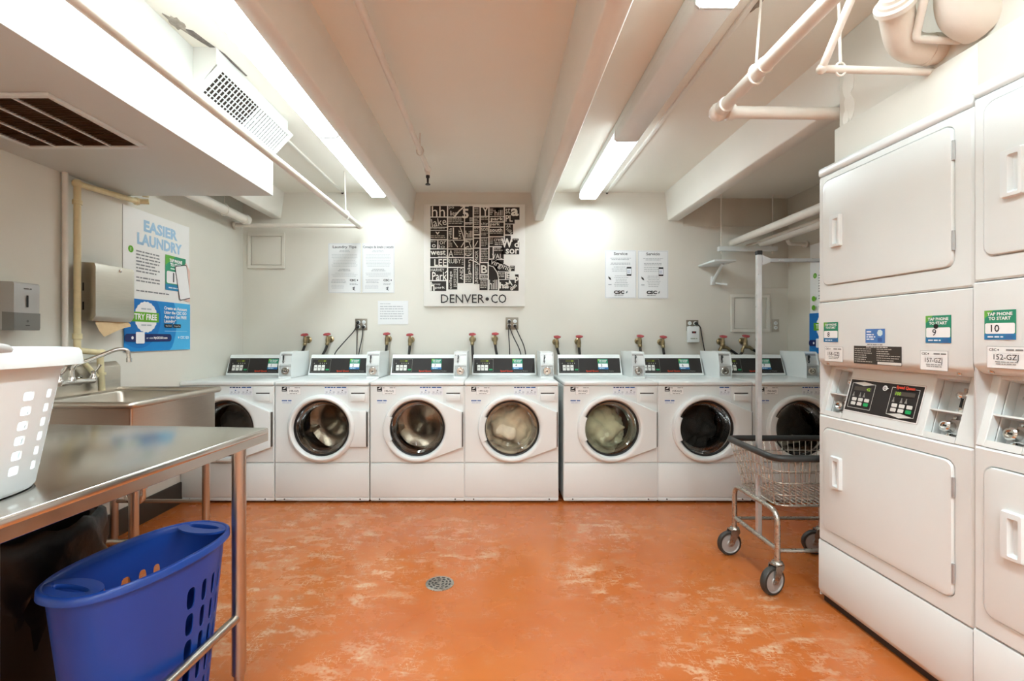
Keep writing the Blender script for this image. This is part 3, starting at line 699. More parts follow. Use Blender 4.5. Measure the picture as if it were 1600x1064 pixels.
def dryer_panel_print():
    p = Print(); x0, x1, y0, y1 = .137, .472, .042, .175
    p.rr(x0-.006, y0-.006, x1+.006, y1+.006, .004, 'c9c8c4'); p.rr(x0-.004, y0-.004, x1+.004, y1+.004, .003, 'efeeeb'); p.rect(x0, y0, x1, y1, '2b2725')
    def pad(ax, top, num, sc):
        w_ = .115; a, b = ax, ax+w_; lo, hi = y0+.014, y1-.014
        p.line([(a, lo), (b, lo), (b, hi), (a, hi), (a, lo)], .002, 'c9c7c0')
        if top: p.poly([(a, hi), (a+w_/2, hi+.008), (b, hi), (a+w_/2, hi-.009)], 'd5d3cc')
        else: p.poly([(a, lo), (a+w_/2, lo+.009), (b, lo), (a+w_/2, lo-.009)], 'd5d3cc')
        p.rect(a+.014, hi-.03, b-.014, hi-.014, '4c443c'); p.text(num, b-.02 if top else a+.02, hi-.028, .012, '8fc52a', .03, 'r' if top else 'l')
        for i, ox in enumerate((.018, .052, .072)): p.poly([(a+ox-.006, hi-.056), (a+ox+.006, hi-.056), (a+ox+.002, hi-.044), (a+ox+.002, hi-.038), (a+ox-.002, hi-.038), (a+ox-.002, hi-.044)], '8d8a84')
        for r in range(2):
            for c in range(3):
                gx = a+.016+c*.032; gy = lo+.012+(1-r)*.018
                p.rr(gx, gy, gx+.024, gy+.014, .003, '22a45c' if (r == 1 and c == 2) else 'dcdad4')
    pad(x0+.012, True, '42', 1); pad(x1-.127, False, '100', 1)
    p.disc((x0+x1)/2+.012, y1-.022, .011, 'e8e6e2', 16); p.poly([((x0+x1)/2+.018, y1-.018), ((x0+x1)/2+.03, y1-.022), ((x0+x1)/2+.018, y1-.028)], 'e8e6e2'); p.text('Q', (x0+x1)/2+.0115, y1-.027, .01, '2b2725', .03, 'c')
    p.rect(x1-.108, y1-.018, x1-.026, y1-.007, '2b2725'); p.text('Speed Queen', x1-.067, y1-.017, .0105, 'd6492f', .05, 'c', w=.078)
    return p
def id_label(p, x0, y0, x1, y1, num):
    p.rect(x0-.001, y0-.001, x1+.001, y1+.001, '8f9190'); p.rect(x0, y0, x1, y1, 'efefed'); w_ = x1-x0; h = y1-y0
    p.text('CSC', x0+w_*.05, y0+h*.8, h*.11, '4b4b4b', .03, w=w_*.2); p.disc(x0+w_*.3, y0+h*.85, h*.04, '4b4b4b', 6); p.words(x0+w_*.5, y0+h*.82, x0+w_*.95, 1, 1, h*.07, '7d7d7b', 0)
    p.text(num, x0+w_/2, y0+h*.4, h*.24, '4c4c4b', .005, 'c', w=w_*.64)
    p.words(x0+w_*.22, y0+h*.27, x0+w_*.82, 2, h*.1, h*.045, '9b9b99', .1, 'c'); p.line([(x0+w_*.15, y0+h*.7), (x0+w_*.85, y0+h*.7)], h*.01, 'c0c0be')
def dryer(loc, rz, label, nums, ids, full):
    t = empty('stacked_dryer', loc, label, 'dryer', 'stacked coin dryers set into the partition', rz)
    cobj('dshell', 'body', dryer_shell, [greyl, mat('dryer_groove_shade', '6d6d6b', .6, noise=.05)], t)
    cobj('dlid', 'top_panel', lambda q: q.box(-.0005, DW, -.006, .70, 1.934, 1.972, bev=.012, seg=3), white, t)
    for nm, z0, z1, h in (('upper', 1.364, 1.9315, (.03, .626, 1.432, 1.906)), ('lower', .2865, .8535, (.03, .626, .343, .805))):
        cobj('dfront'+nm, 'front_panel', lambda q: front_with_hole(q, .0012, DW-.0012, z0, z1, h, .034), white, t, angle=28)
        d = cobj('ddoor'+nm, 'door', lambda q: door_slab(q, h[0]+.005, h[1]-.005, h[2]+.005, h[3]-.005, .03), white, t, angle=40)
        cobj('dpull', 'door_handle', pull, plastw, d, (.122, -.0072, (1.665 if nm == 'upper' else .618)))
        for zz in (h[2]+.09, h[3]-.09): cobj('dhinge', 'hinge', lambda q: q.tube([(0, 0, -.032), (0, 0, -.011), (0, 0, .011), (0, 0, .032)], .0045, 8), grey, d, (h[1]-.002, -.004, zz))
    fa = cobj('dfas', 'fascia', lambda q: q.prism(FAS, lambda p, d: (d, p[0], p[1]), .0012, DW-.0012), white, t, angle=40)
    for x in (.04, .625): cobj('dscr', 'screw', lambda q: q.lathe([(.007, 0), (.007, .003), (.004, .005), (0, .0052)], (0, 0, 0), (0, -1, -.9), 12), chrome, fa, (x, .016, 1.087))
    c = cobj('dcons', 'control_section', dryer_console, [white2, greyl], t)
    for cx in (.078, .56):
        cobj('dcm%g' % cx, 'coin_slot', lambda q: coin_mech(q, cx), [chrome, dark], c); cobj('dcl%g' % cx, 'lock', lambda q: coin_lock2(q, cx), [chrome, greyl, dark], c)
    dryer_panel_print().build('control_panel', c, DF @ Matrix.Translation((0, 0, .0006)))
    cobj('dkick', 'kick_panel', lambda q: q.prism([(.02, .03), (.004, .05), (0, .06), (0, .278), (.003, .283), (.02, .283)], lambda p, d: (d, p[0], p[1]), .0012, DW-.0012), white, t)
    cobj('dtoe', 'toe_recess', lambda q: q.box(.004, DW-.004, .024, .03, .004, .05), dark, t)
    M = frame((0, -.0006, 0), (1, 0, 0), (0, 0, 1))
    p = Print(); tap_sticker(p, .034, 1.184, .086, .088, nums[0]); p.build('tap_sticker', fa, M)
    p = Print(); id_label(p, .042, 1.1, .146, 1.163, ids[0]); p.build('asset_label', fa, M)
    if full:
        p = Print(); tap_sticker(p, .524, 1.186, .09, .093, nums[1]); p.disc(.563, 1.242, .0085, '161616', 14); p.build('tap_sticker', fa, M)
        p = Print(); id_label(p, .505, 1.093, .602, 1.158, ids[1]); p.build('asset_label', fa, M)
        p = Print(); p.rect(.266, 1.183, .358, 1.238, '4f7fc0'); p.disc(.335, 1.222, .012, 'cfe3e6', 14, .12); p.rect(.325, 1.187, .345, 1.203, '3c5fa0')
        p.words(.272, 1.224, .315, 1, 1, .006, 'e6eef8', .5, seed=2); p.words(.272, 1.213, .318, 3, .009, .005, 'e6eef8', .3, seed=6); p.build('blue_sticker', fa, M)
        p = Print(); p.words(.275, 1.174, .35, 1, 1, .004, '8d8f92', 0, seed=9); p.rect(.207, 1.098, .43, 1.17, '3b352f'); p.words(.212, 1.157, .305, 7, .0085, .0032, 'b7b1a6', .5, seed=3); p.words(.32, 1.157, .425, 6, .0085, .0032, 'b7b1a6', .5, seed=5)
        p.words(.27, 1.1645, .37, 1, 1, .0035, 'e2ded6', 0); p.rect(.325, 1.1, .43, 1.11, 'e4e2dc'); p.build('warning_sticker', fa, M)
    return t
RZ = math.atan2(-1, .031)
dryer((1.478, 2.17, 0), RZ, 'stacked white dryers numbered 8 and 9 beside the wire cart', ('8', '9'), ('158-GZJ', '157-GZJ'), True)
dryer((1.492, 1.481, .014), RZ, 'stacked white dryers numbered 10 at the picture edge', ('10', ''), ('152-GZJ', ''), False)

# ------------------------------------------------------------------ work table
a_ = Vector((-.083, -.9965)); ang = math.atan2(-.9965, -.083)
# local: x = along the right edge toward the viewer, y = toward the left wall
tb = empty('work_table', (-.806, 1.68, 0), 'long stainless steel work table with tubular legs', 'table', None, ang)
sgn = -1 if (Matrix.Rotation(ang, 2) @ Vector((0, 1))).x > 0 else 1
def ty(v): return v*sgn
TW, TL, TZ = .90, 1.36, .885
mb = MB()
y0, y1 = sorted((ty(0), ty(TL)))
mb.box(0, TW, y0, y1, TZ-.022, TZ, bev=.006, seg=3)
obj('tabletop', mb, steel, tb)
mb = MB()
for b in ((0.001, .004, y0+.001, y1-.001), (TW-.004, TW-.001, y0+.001, y1-.001), (.004, TW-.004, y0+.001, y0+.004), (.004, TW-.004, y1-.004, y1-.001)): mb.box(*b, TZ-.046, TZ-.012, bev=.001, seg=1)
obj('apron', mb, steel, tb)
for lx in (.075, TW-.075):
    for ly in (.062, TL-.062):
        mb = MB(); mb.lathe([(.012, 0), (.016, .004), (.016, .06), (.0225, .065), (.0225, TZ-.05), (.03, TZ-.045), (.03, TZ-.022)], (lx, ty(ly), 0), (0, 0, 1), 20, 0, True, True); obj('leg', mb, steelt, tb)
for ly in (.062, TL-.062):
    mb = MB(); mb.tube([(.075, ty(ly), .258), (TW-.075, ty(ly), .258)], .0145, 14); obj('side_rail', mb, steelt, tb)
mb = MB(); mb.tube([(TW*.5, ty(.062), .258), (TW*.5, ty(TL-.062), .258)], .0145, 14); obj('long_rail', mb, steelt, tb)

# ------------------------------------------------------------------ baskets with openings
def sup(t, a, b, e):
    c, s_ = math.cos(t), math.sin(t)
    return (a*math.copysign(abs(c)**e, c), b*math.copysign(abs(s_)**e, s_))
def basket_wall(q, a, b, e, z0, z1, k0, th, holes, NU, NV, kk=4):
    """tapered wall; holes: set of (column, row) cells that carry a rounded opening"""
    def P(u, v, off):
        t = 2*PI*u/NU; k = k0+(1-k0)*v/NV; x, y = sup(t, a*k, b*k, e); l = math.hypot(x, y)
        return (x*(1-off/l), y*(1-off/l), z0+(z1-z0)*v/NV)
    for i in range(NU):
        for j in range(NV):
            if (i, j) in holes:
                loop = []
                for (x0, y0, dx, dy) in ((0, 0, 1, 0), (1, 0, 0, 1), (1, 1, -1, 0), (0, 1, 0, -1)):
                    for k in range(kk): loop.append((x0+dx*k/kk, y0+dy*k/kk))
                hw, hh, ex = holes[(i, j)]
                sl = []
                for (x, y) in loop:
                    t = math.atan2(y-.5, x-.5); cx, sy = math.cos(t), math.sin(t); m = (abs(cx)**ex+abs(sy)**ex)**(-1/ex); sl.append((.5+hw*cx*m, .5+hh*sy*m))
                q.loft([[P(i+x, j+y, 0) for x, y in loop], [P(i+x, j+y, 0) for x, y in sl], [P(i+x, j+y, th) for x, y in sl], [P(i+x, j+y, th) for x, y in loop]])
            else:
                for off in (0, th):
                    for p in range(kk):
                        for r in range(kk):
                            q.poly([P(i+(p+d0)/kk, j+(r+d1)/kk, off) for d0, d1 in ((0, 0), (1, 0), (1, 1), (0, 1))])
    bmesh.ops.remove_doubles(q.bm, verts=q.bm.verts[:], dist=.0002)
# tall blue basket on the floor under the table
bb = empty('laundry_basket', (-1.03, 1.395, 0), 'blue plastic laundry basket with slotted sides under the table', 'basket', None, math.radians(-14))
BA, BBh, BZ = .132, .235, .57
NU, NV = 30, 7
holes = {}
for i in (0, 1, 2, 3, 4, 12, 13, 14, 15):
    for j in (1, 2, 3, 4, 5): holes[(i, j)] = (.25, .41, 3.2)
mb = MB(); basket_wall(mb, BA, BBh, .8, .006, BZ-.02, .74, .003, holes, NU, NV)
obj('wall', mb, blue, bb, angle=50)
mb = MB(); lp = [sup(2*PI*i/60, BA*.745, BBh*.745, .8) for i in range(60)]; mb.poly([(x, y, .004) for x, y in lp]); mb.poly([(x, y, .008) for x, y in lp[::-1]]); obj('bottom', mb, blue, bb)
mb = MB()
def rimloop(k, z, add=0): 
    o = []
    for i in range(96):
        x, y = sup(2*PI*i/96, BA, BBh, .8); l = math.hypot(x, y); o.append((x*k+x/l*add, y*k+y/l*add, z))
    return o
mb.loft([rimloop(1, BZ-.03, -.003), rimloop(1, BZ-.008, -.001), rimloop(1, BZ, .004), rimloop(1, BZ+.002, .010), rimloop(1, BZ-.003, .017), rimloop(1, BZ-.02, .018), rimloop(1, BZ-.02, .015), rimloop(1, BZ-.006, .013), rimloop(1, BZ-.008, .002), rimloop(1, BZ-.03, 0)])
obj('rim', mb, blue, bb, angle=60)
for sg in (-1, 1):       # handle ledges with an oval slot, at the two narrow ends
    mb = MB(); o = []; s_ = []
    for i in range(40):
        t = 2*PI*i/40; o.append((.088*math.cos(t), .045*math.sin(t))); s_.append((.058*math.cos(t), .0135*math.sin(t)+.004*sg))
    cy = sg*(BBh-.038)
    mb.loft([[(x, cy+y, BZ-.008) for x, y in o], [(x, cy+y, BZ-.001) for x, y in o], [(x*1.06, cy+y*1.1, BZ) for x, y in s_], [(x, cy+y, BZ-.004) for x, y in s_], [(x, cy+y, BZ-.012) for x, y in s_], [(x, cy+y, BZ-.008) for x, y in o]])
    obj('handle', mb, blue, bb, angle=60)
# white basket on the table
wb = empty('laundry_basket', (-1.172, .80, TZ), 'white plastic laundry basket with a grey grip on the work table', 'basket', None, math.radians(-3))
WA, WBh, WZ = .232, .315, .295
NU, NV = 48, 9
holes = {}
for i in range(NU):
    if i % 2 == 0 and (i % 24) not in (12,):
        for j in range(1, 7): holes[(i, j)] = (.36, .3, 7.0)
mb = MB(); basket_wall(mb, WA, WBh, .5, .008, WZ-.02, .86, .003, holes, NU, NV, 4)
obj('wall', mb, plastw, wb, angle=50)
mb = MB(); lp = [sup(2*PI*i/72, WA*.862, WBh*.862, .5) for i in range(72)]; mb.poly([(x, y, .01) for x, y in lp]); mb.loft([[(x, y, .012) for x, y in lp], [(x*.985, y*.985, .003) for x, y in lp], [(x*.95, y*.95, 0) for x, y in lp]], cap1=True); obj('bottom', mb, plastw, wb)
def rl(z, add):
    o = []
    for i in range(120):
        x, y = sup(2*PI*i/120, WA, WBh, .5); l = math.hypot(x, y); o.append((x*(1+add/l), y*(1+add/l), z))
    return o
mb = MB(); mb.loft([rl(WZ-.045, -.002), rl(WZ-.012, -.001), rl(WZ, .006), rl(WZ+.003, .016), rl(WZ+.001, .026), rl(WZ-.006, .031), rl(WZ-.034, .035), rl(WZ-.034, .032), rl(WZ-.008, .028), rl(WZ-.004, .008), rl(WZ-.045, 0)])
obj('rim', mb, plastw, wb, angle=60)
gp = mat('grey_grip', 'a9a5a0', .5, noise=.04)
for sg in (-1, 1):
    mb = MB(); mb.tube([(sg*(WA+.022-.012*(abs(k)/6)**2), k*.02, WZ+.006-.012*(abs(k)/6)**3) for k in range(-6, 7)], [.006]+[.0135]*11+[.006], 12); obj('grip', mb, gp, wb, angle=60)

# ------------------------------------------------------------------ waste bin
wbin = empty('waste_bin', (-1.515, 1.43, 0), 'dark round waste bin with a black bag under the table', 'bin')
mb = MB(); mb.lathe([(.17, 0), (.18, .01), (.225, .60), (.235, .61), (.235, .625), (.22, .625), (.175, .02), (0, .018)], n=40, cap0=True); obj('bin_body', mb, mat('bin_brown', '120f0d', .5, spec=.25, noise=.1), wbin, angle=50)
mb = MB(); rn = random.Random(3); n = 56
lps = []
for (r, z, am) in ((.20, .30, .004), (.222, .52, .004), (.236, .626, .006), (.246, .648, .007), (.256, .64, .008), (.262, .60, .01), (.256, .55, .014), (.262, .5, .02), (.25, .46, .02)):
    lps.append([((r+am*math.sin(i*2.3+z*30)*math.cos(i*.9))*math.cos(2*PI*i/n), (r+am*math.sin(i*2.3+z*30)*math.cos(i*.9))*math.sin(2*PI*i/n), z+am*1.2*math.sin(i*1.7)) for i in range(n)])
mb.loft(lps); obj('bag', mb, bagm, wbin, angle=70)

# ------------------------------------------------------------------ sink and faucet
sx0, sx1, sy0, sy1, sz = -2.275, -1.655, 2.155, 2.855, .90
sk = empty('utility_sink', ((sx0+sx1)/2, (sy0+sy1)/2, 0), 'stainless steel utility sink on legs with a backsplash', 'sink')
O = Vector(((sx0+sx1)/2, (sy0+sy1)/2)); hx, hy = (sx1-sx0)/2, (sy1-sy0)/2
mb = MB()
def rl2(i, z, r=.03): return [(x, y, z) for x, y in rrect(-hx+i, hx-i, -hy+i, hy-i, r, 4)]
mb.loft([rl2(.022, .60, .012), rl2(.022, .885, .012), rl2(.016, .893, .014)]); mb.loft([rl2(.016, .893), rl2(.05, .888), rl2(.056, .878), rl2(.062, .63), rl2(.09, .612, .05)], cap1=True); mb.poly(rl2(.022, .60, .012))
obj('basin', mb, steel2, sk, angle=40)
mb = MB(); mb.tube(fillet([(-hx+.01, hy-.008, sz-.006), (hx-.006, hy-.008, sz-.006), (hx-.006, -hy+.008, sz-.006), (-hx+.01, -hy+.008, sz-.006)], .02), .016, 12); obj('rolled_rim', mb, steel2, sk, angle=60)
mb = MB(); mb.prism([(-hx-.015, .9), (-hx+.012, .885), (-hx+.012, 1.03), (-hx+.006, 1.04), (-hx-.015, 1.062)], lambda p, d: (p[0], d, p[1]), -hy, hy); obj('backsplash', mb, steel2, sk)
for x in (-hx+.07, hx-.02):
    for y in (-hy+.035, hy-.12):
        mb = MB(); mb.lathe([(.012, 0), (.018, .006), (.018, .05), (.0205, .055), (.0205, .61)], (x, y, 0), (0, 0, 1), 16, 0, True, True); obj('leg', mb, steelt, sk)
for y in (-hy+.035, hy-.12):
    mb = MB(); mb.tube([(-hx+.07, y, .26), (hx-.02, y, .26)], .011, 12); obj('cross_rail', mb, steelt, sk)
mb = MB(); mb.lathe([(.045, 0), (.045, .008), (.03, .012), (.0, .01)], (0, 0, .611), (0, 0, 1), 20, 0, True); obj('drain', mb, chrome, sk)
mb = MB(); mb.tube(fillet([(.08, .02, .61), (.08, .02, .33), (0, .03, .33), (-.02, .03, .42), (-.28, .04, .43)], .045), .019, 14); mb.lathe([(.026, -.02), (.028, 0), (.026, .02)], (.08, .02, .42), (0, 0, 1), 12, 0, True, True); obj('drain_trap', mb, chrome, sk, angle=60)
fc = empty('faucet', (-2.18, 2.465, .972), 'chrome wall-mounted faucet with a long swing spout over the sink', 'faucet')
mb = MB(); mb.tube([(0, -.1, 0), (0, -.04, .002), (0, 0, .004), (0, .04, .002), (0, .1, 0)], [.016, .014, .02, .014, .016], 14)
for y in (-.1, .1): mb.tube([(-.075, y, 0), (0, y, 0)], .015, 12); mb.lathe([(.028, 0), (.028, .008), (.018, .014)], (-.082, y, 0), (1, 0, 0), 16, 0, True)
obj('valve_body', mb, chrome, fc, angle=60)
for y in (-.1, .1):
    mb = MB(); mb.lathe([(.017, 0), (.018, .012), (.012, .02), (.01, .04), (.012, .045), (0, .05)], (0, y, .005), (0, 0, 1), 14); mb.tube([(0, y, .04), (.012, y+.012, .062), (.02, y+.02, .085)], [.006, .006, .009], 8); obj('lever_handle', mb, chrome, fc, angle=60)
mb = MB(); mb.lathe([(.016, 0), (.017, .015), (.012, .025)], (0, -.03, .005), (0, 0, 1), 14)
mb.tube(fillet([(0, -.03, .02), (0, -.03, .085), (.17, .055, .172), (.2, .085, .165), (.202, .088, .115)], .035, 6), .0105, 12); mb.lathe([(.013, 0), (.013, .022)], (.202, .088, .1), (0, 0, 1), 12, 0, True, True); obj('spout', mb, chrome, fc, angle=60)

# ------------------------------------------------------------------ dispensers on the left wall
td = empty('paper_towel_dispenser', (XL, 2.59, 1.295), 'brushed steel paper towel dispenser hung on the left wall', 'dispenser')
mb = MB(); mb.prism([(0, .0), (.085, .0), (.1, .02), (.107, .03), (.107, .30), (.1, .318), (0, .325)], lambda p, d: (p[0], d, p[1]), 0, .275); obj('cabinet', mb, steel2, td)
mb = MB(); mb.lathe([(.009, 0), (.009, .004), (.006, .006), (0, .006)], (.107, .17, .295), (1, 0, 0), 14, 0, True); obj('lock', mb, chrome, td)
for z in (.06, .165):
    mb = MB(); mb.box(.035, .043, -.0008, .001, z, z+.045); obj('viewing_slot', mb, dark, td)
mb = MB(); top = [(.075, .035+.023*i, .002) for i in range(11)]
low = [(.08, .03, -.012), (.085, .05, -.055), (.09, .075, -.088), (.092, .1, -.078), (.092, .125, -.068), (.092, .15, -.058), (.09, .175, -.05), (.088, .2, -.042), (.088, .225, -.034), (.086, .25, -.03), (.086, .275, -.026)]
mid = [((a[0]+c[0])/2+.012*math.sin(i*.7), (a[1]+c[1])/2, (a[2]+c[2])/2) for i, (a, c) in enumerate(zip(top, low))]
mb.loft([top, mid, low], cyc=False); mb.loft([[(x+.0006, y, z) for x, y, z in l] for l in (top, mid, low)], cyc=False); obj('paper_towel', mb, towel, td, angle=60)
sd = empty('soap_dispenser', (XL, 2.14, 1.24), 'grey wall soap dispenser above the sink', 'dispenser')
sgrey = mat('soap_grey', 'aaa8a4', .35, noise=.03); sdark = mat('soap_dark', '75746f', .4, noise=.03)
mb = MB(); mb.prism([(0, 0), (.1, 0), (.112, .012), (.114, .21), (.108, .218), (0, .222)], lambda p, d: (p[0], d, p[1]), .004, .124); obj('housing', mb, sgrey, sd, angle=40)
mb = MB(); mb.prism([(.06, -.002), (.113, -.002), (.1165, .01), (.1165, .078), (.06, .082)], lambda p, d: (p[0], d, p[1]), .003, .125); obj('push_bar', mb, sdark, sd, angle=40)
SF = frame((.1168, 0, 0), (0, 1, 0), (0, 0, 1))
p = Print(); p.rr(.058, .105, .068, .16, .002, '262626'); p.build('level_window', sd, SF)
p = Print(); p.words(.045, .188, .083, 1, 1, .005, '5c5b58', 0); p.build('maker_mark', sd, SF)
p = Print(); p.disc(.064, .04, .006, '5a5955', 12); p.words(.054, .018, .074, 1, 1, .004, '4a4946', 0); p.build('push_mark', sd, SF)

# ------------------------------------------------------------------ posters, notices, canvas
def poster_print():
    p = Print(.0003); W, H = .63, .91
    p.rect(0, 0, W, H, 'f3f3f1')
    p.text('EASIER', .335, H-.125, .066, 'a9cde8', .045, 'c', w=.325); p.text('LAUNDRY', .33, H-.218, .066, 'a9cde8', .045, 'c', w=.43)
    p.disc(.062, H-.265, .022, '6ab42d', 20); p.text('1', .062, H-.276, .022, 'ffffff', .02, 'c')
    p.words(.105, H-.272, .325, 7, .0215, .009, '8d8f92', .25, seed=8); p.words(.105, H-.44, .33, 2, .0215, .009, '8d8f92', .1, seed=9); p.words(.105, H-.525, .43, 1, 1, .009, '8d8f92', .05, seed=10)
    x, y, w_, h = .37, H-.49, .215, .245
    p.rect(x, y, x+w_, y+h, '3b9c78'); p.poly([(x, y+h), (x, y+h*.7), (x+w_*.5, y+h)], '6ab44e'); p.rect(x, y, x+w_, y+h*.17, '2a86b8'); p.rr(x+.012, y+h*.2, x+w_-.012, y+h*.55, .014, 'f6f6f6')
    p.text('TAP PHONE', x+w_/2, y+h*.82, .021, 'ffffff', .05, 'c', w=w_*.62); p.text('TO START', x+w_/2, y+h*.7, .021, 'ffffff', .05, 'c', w=w_*.55); p.words(x+.05, y+h*.61, x+w_-.05, 1, 1, .009, 'd9efe2', 0); p.text('1', x+w_*.38, y+h*.25, .065, '25272c', .01, 'c')
    p.words(x+.03, y+h*.06, x+w_-.07, 1, 1, .008, 'd5e8f4', 0)
    p.poly([(.63, H-.33), (.585, H-.27), (.56, H-.3), (.53, H-.42), (.56, H-.55), (.63, H-.56)], 'e9c9bd')
    def rot(pts, cx, cy, a): c, s_ = math.cos(a), math.sin(a); return [(min(W, cx+px*c-py*s_), cy+px*s_+py*c) for px, py in pts]
    p.poly(rot(rrect(-.067, .067, -.125, .125, .015, 4), .553, H-.42, .22), '3c3e44'); p.poly(rot(rrect(-.061, .061, -.119, .119, .012, 4), .553, H-.42, .22), 'f4f4f4')
    p.rect(0, 0, W, .335, '4fb8ee')
    def clip(cx_, cy_, r): return [(min(W, max(0, cx_+r*math.cos(t))), min(.335, max(0, cy_+r*math.sin(t)))) for t in [2*PI*i/48 for i in range(48)]]
    p.poly(clip(.12, .2, .36), '1f8ad2'); p.poly(clip(.12, .22, .2), '1a78c6')
    p.disc(.185, .222, .098, 'f5f7f7', 40, .05); p.rect(.055, .19, .3, .253, '6ab42d'); p.text('TRY FREE', .182, .205, .036, 'ffffff', .03, 'c', w=.2); p.words(.14, .27, .23, 1, 1, .009, 'b9c4c8', 0); p.words(.14, .165, .23, 1, 1, .009, 'b9c4c8', 0)
    for i, s_ in enumerate(('Create an Account', 'Using the CSC GO', 'App and Get FREE', 'Laundry*')): p.text(s_, .35, .283-i*.03, .02, 'ffffff', .03, 'l', w=(.24, .235, .235, .12)[i])
    p.rr(.352, .158, .43, .183, .005, '20242c'); p.rr(.44, .158, .52, .183, .005, '20242c'); p.text('App Store', .362, .165, .01, 'e8e8e8', 0, 'l', w=.06); p.text('Google Play', .449, .165, .01, 'e8e8e8', 0, 'l', w=.064)
    p.rect(.352, .132, .59, .134, 'bfe3f8'); p.rr(-.0, .062, .42, .112, .02, '1b2b63'); p.rr(.09, .05, .165, .124, .008, 'f4f4f6'); p.disc(.062, .087, .01, 'f0f0f4', 10)
    p.text('or visit', .18, .08, .012, 'e8ecf4', .01, 'l', w=.06); p.text('MyCSCGO.com', .246, .08, .014, 'ffffff', .04, 'l', w=.13); p.text('CSC GO', .51, .08, .018, 'e6f5fd', .03, 'l', w=.095); p.disc(.492, .089, .008, 'e6f5fd', 6)
    return p
po = empty('poster', (XL, 2.91, 1.115), 'blue and white laundry poster on the left wall above the sink', 'poster')
boxobj('sheet', (.001, .003, 0, .63, 0, .91), paper, po); poster_print().build('poster_print', po, frame((.0032, 0, 0), (0, 1, 0), (0, 0, 1)))
po = empty('poster', (XR, 3.99, 1.07), 'poster in the alcove, mostly hidden by the dryers', 'poster')
boxobj('sheet', (-.003, -.001, -.63, 0, 0, .91), paper, po)
p = poster_print(); p.disc(.062, .455, .022, '6ab42d', 20); p.disc(.062, .38, .022, '6ab42d', 20)
p.build('poster_print', po, frame((-.0032, 0, 0), (0, -1, 0), (0, 0, 1)))
def notice(name, x0, x1, z0, z1, label, fn):
    t = empty(name, (x0, YB, z0), label, 'notice', 'notices on the back wall')
    W, H = x1-x0, z1-z0
    boxobj('sheet', (0, W, -.003, -.0008, 0, H), paper, t)
    p = Print(.00025); p.rect(.002, .002, W-.002, H-.002, 'e8eaea'); fn(p, W, H); p.build('notice_print', t, frame((0, -.0032, 0), (1, 0, 0), (0, 0, 1)))
def border(p, W, H, c='b9bdbf'): p.line([(.006, .006), (W-.006, .006), (W-.006, H-.006), (.006, H-.006), (.006, .006)], .0025, c)
def tips(title, fitw, sd):
    def fn(p, W, H):
        border(p, W, H); p.text(title, W/2, H-.045, .022, '55555a', .02, 'c', w=fitw)
        p.words(W*.3, H-.068, W*.7, 2, .012, .0045, 'b4b8bc', .3, 'c', sd); p.words(.03, H-.105, W-.03, 9, .0135, .004, 'c6cacc', .15, 'c', sd+1)
        p.words(W*.28, H-.24, W*.72, 2, .013, .005, 'a4a8ac', .3, 'c', sd+2); p.words(.03, H-.275, W-.03, 3, .0135, .004, 'c6cacc', .3, 'c', sd+3)
        p.words(.025, H-.335, W*.55, 3, .0125, .0045, 'b2b6ba', .2, 'c', sd+4); p.words(.025, H-.385, W*.5, 3, .0125, .004, 'c2c6ca', .2, 'c', sd+5)
        p.text('CSC', W-.1, H-.345, .018, '4c4c50', .04, 'l', w=.055); p.disc(W-.03, H-.336, .006, '4c4c50', 6); p.words(W-.1, H-.368, W-.02, 2, .01, .004, 'a0a4a8', .3, 'l', sd)
        p.poly([(W-.075, .03), (W-.05, .058), (W-.06, .036), (W-.048, .018), (W-.062, .028)], '55565a'); p.poly([(W-.08, .045), (W-.055, .06), (W-.062, .04)], '6a6b70')
    return fn
notice('notice', -1.522, -1.226, 1.606, 2.059, 'Laundry Tips notice in English, beside its Spanish twin', tips('Laundry Tips', .215, 20))
notice('notice', -1.214, -.921, 1.606, 2.059, 'Spanish laundry tips notice beside the canvas', tips('Consejos de lavado y secado', .275, 40))
def letter(p, W, H):
    p.words(.02, H-.03, .12, 1, 1, .006, 'b8bcbf', 0, seed=2); p.words(.02, H-.055, W-.02, 6, .022, .007, 'b4b8bc', .15, seed=5)
notice('typed_letter', -1.072, -.796, 1.321, 1.536, 'small typed sheet taped below the laundry tips', letter)
def service(title, sd):
    def fn(p, W, H):
        border(p, W, H); p.text(title, W/2, H-.043, .024, '4a4a4c', .02, 'c', w=.125)
        p.words(.04, H-.075, W-.04, 2, .013, .0055, 'b0b4b6', .3, 'c', sd); p.words(.04, H-.12, W-.04, 2, .013, .0055, 'a8acae', .3, 'c', sd+1); p.words(.05, H-.155, W*.75, 3, .018, .0055, 'b8bcbe', .4, 'c', sd+2)
        p.words(.08, H-.235, W-.07, 7, .0155, .005, 'b4b8ba', .3, 'c', sd+3)
        p.rr(W-.088, H-.232, W-.045, H-.152, .004, '1e1d1f'); p.rect(W-.086, H-.218, W-.047, H-.167, 'e6e8ec'); p.words(W-.082, H-.19, W-.05, 1, 1, .005, '9aa4c0', 0); p.words(W-.082, H-.205, W-.05, 1, 1, .005, '9aa4c0', 0)
        p.poly([(.03, H-.235), (.05, H-.25), (.058, H-.27), (.045, H-.268), (.032, H-.255)], '3c3d3c'); p.words(.03, H-.315, .06, 1, 1, .006, '90949a', 0)
        p.text('CSC', W*.28, .042, .026, '333335', .05, 'l', w=.095); p.poly([(W*.66, .045), (W*.69, .062), (W*.72, .068), (W*.7, .046)], '3f5a5a'); p.words(W*.3, .026, W*.58, 1, 1, .005, '8a8e90', 0)
    return fn
notice('notice', .988, 1.273, 1.559, 1.995, 'Service notice in English with a phone picture', service('Service', 60))
notice('notice', 1.287, 1.563, 1.557, 1.992, 'Servicio notice in Spanish, nearer the alcove', service('Servicio', 80))

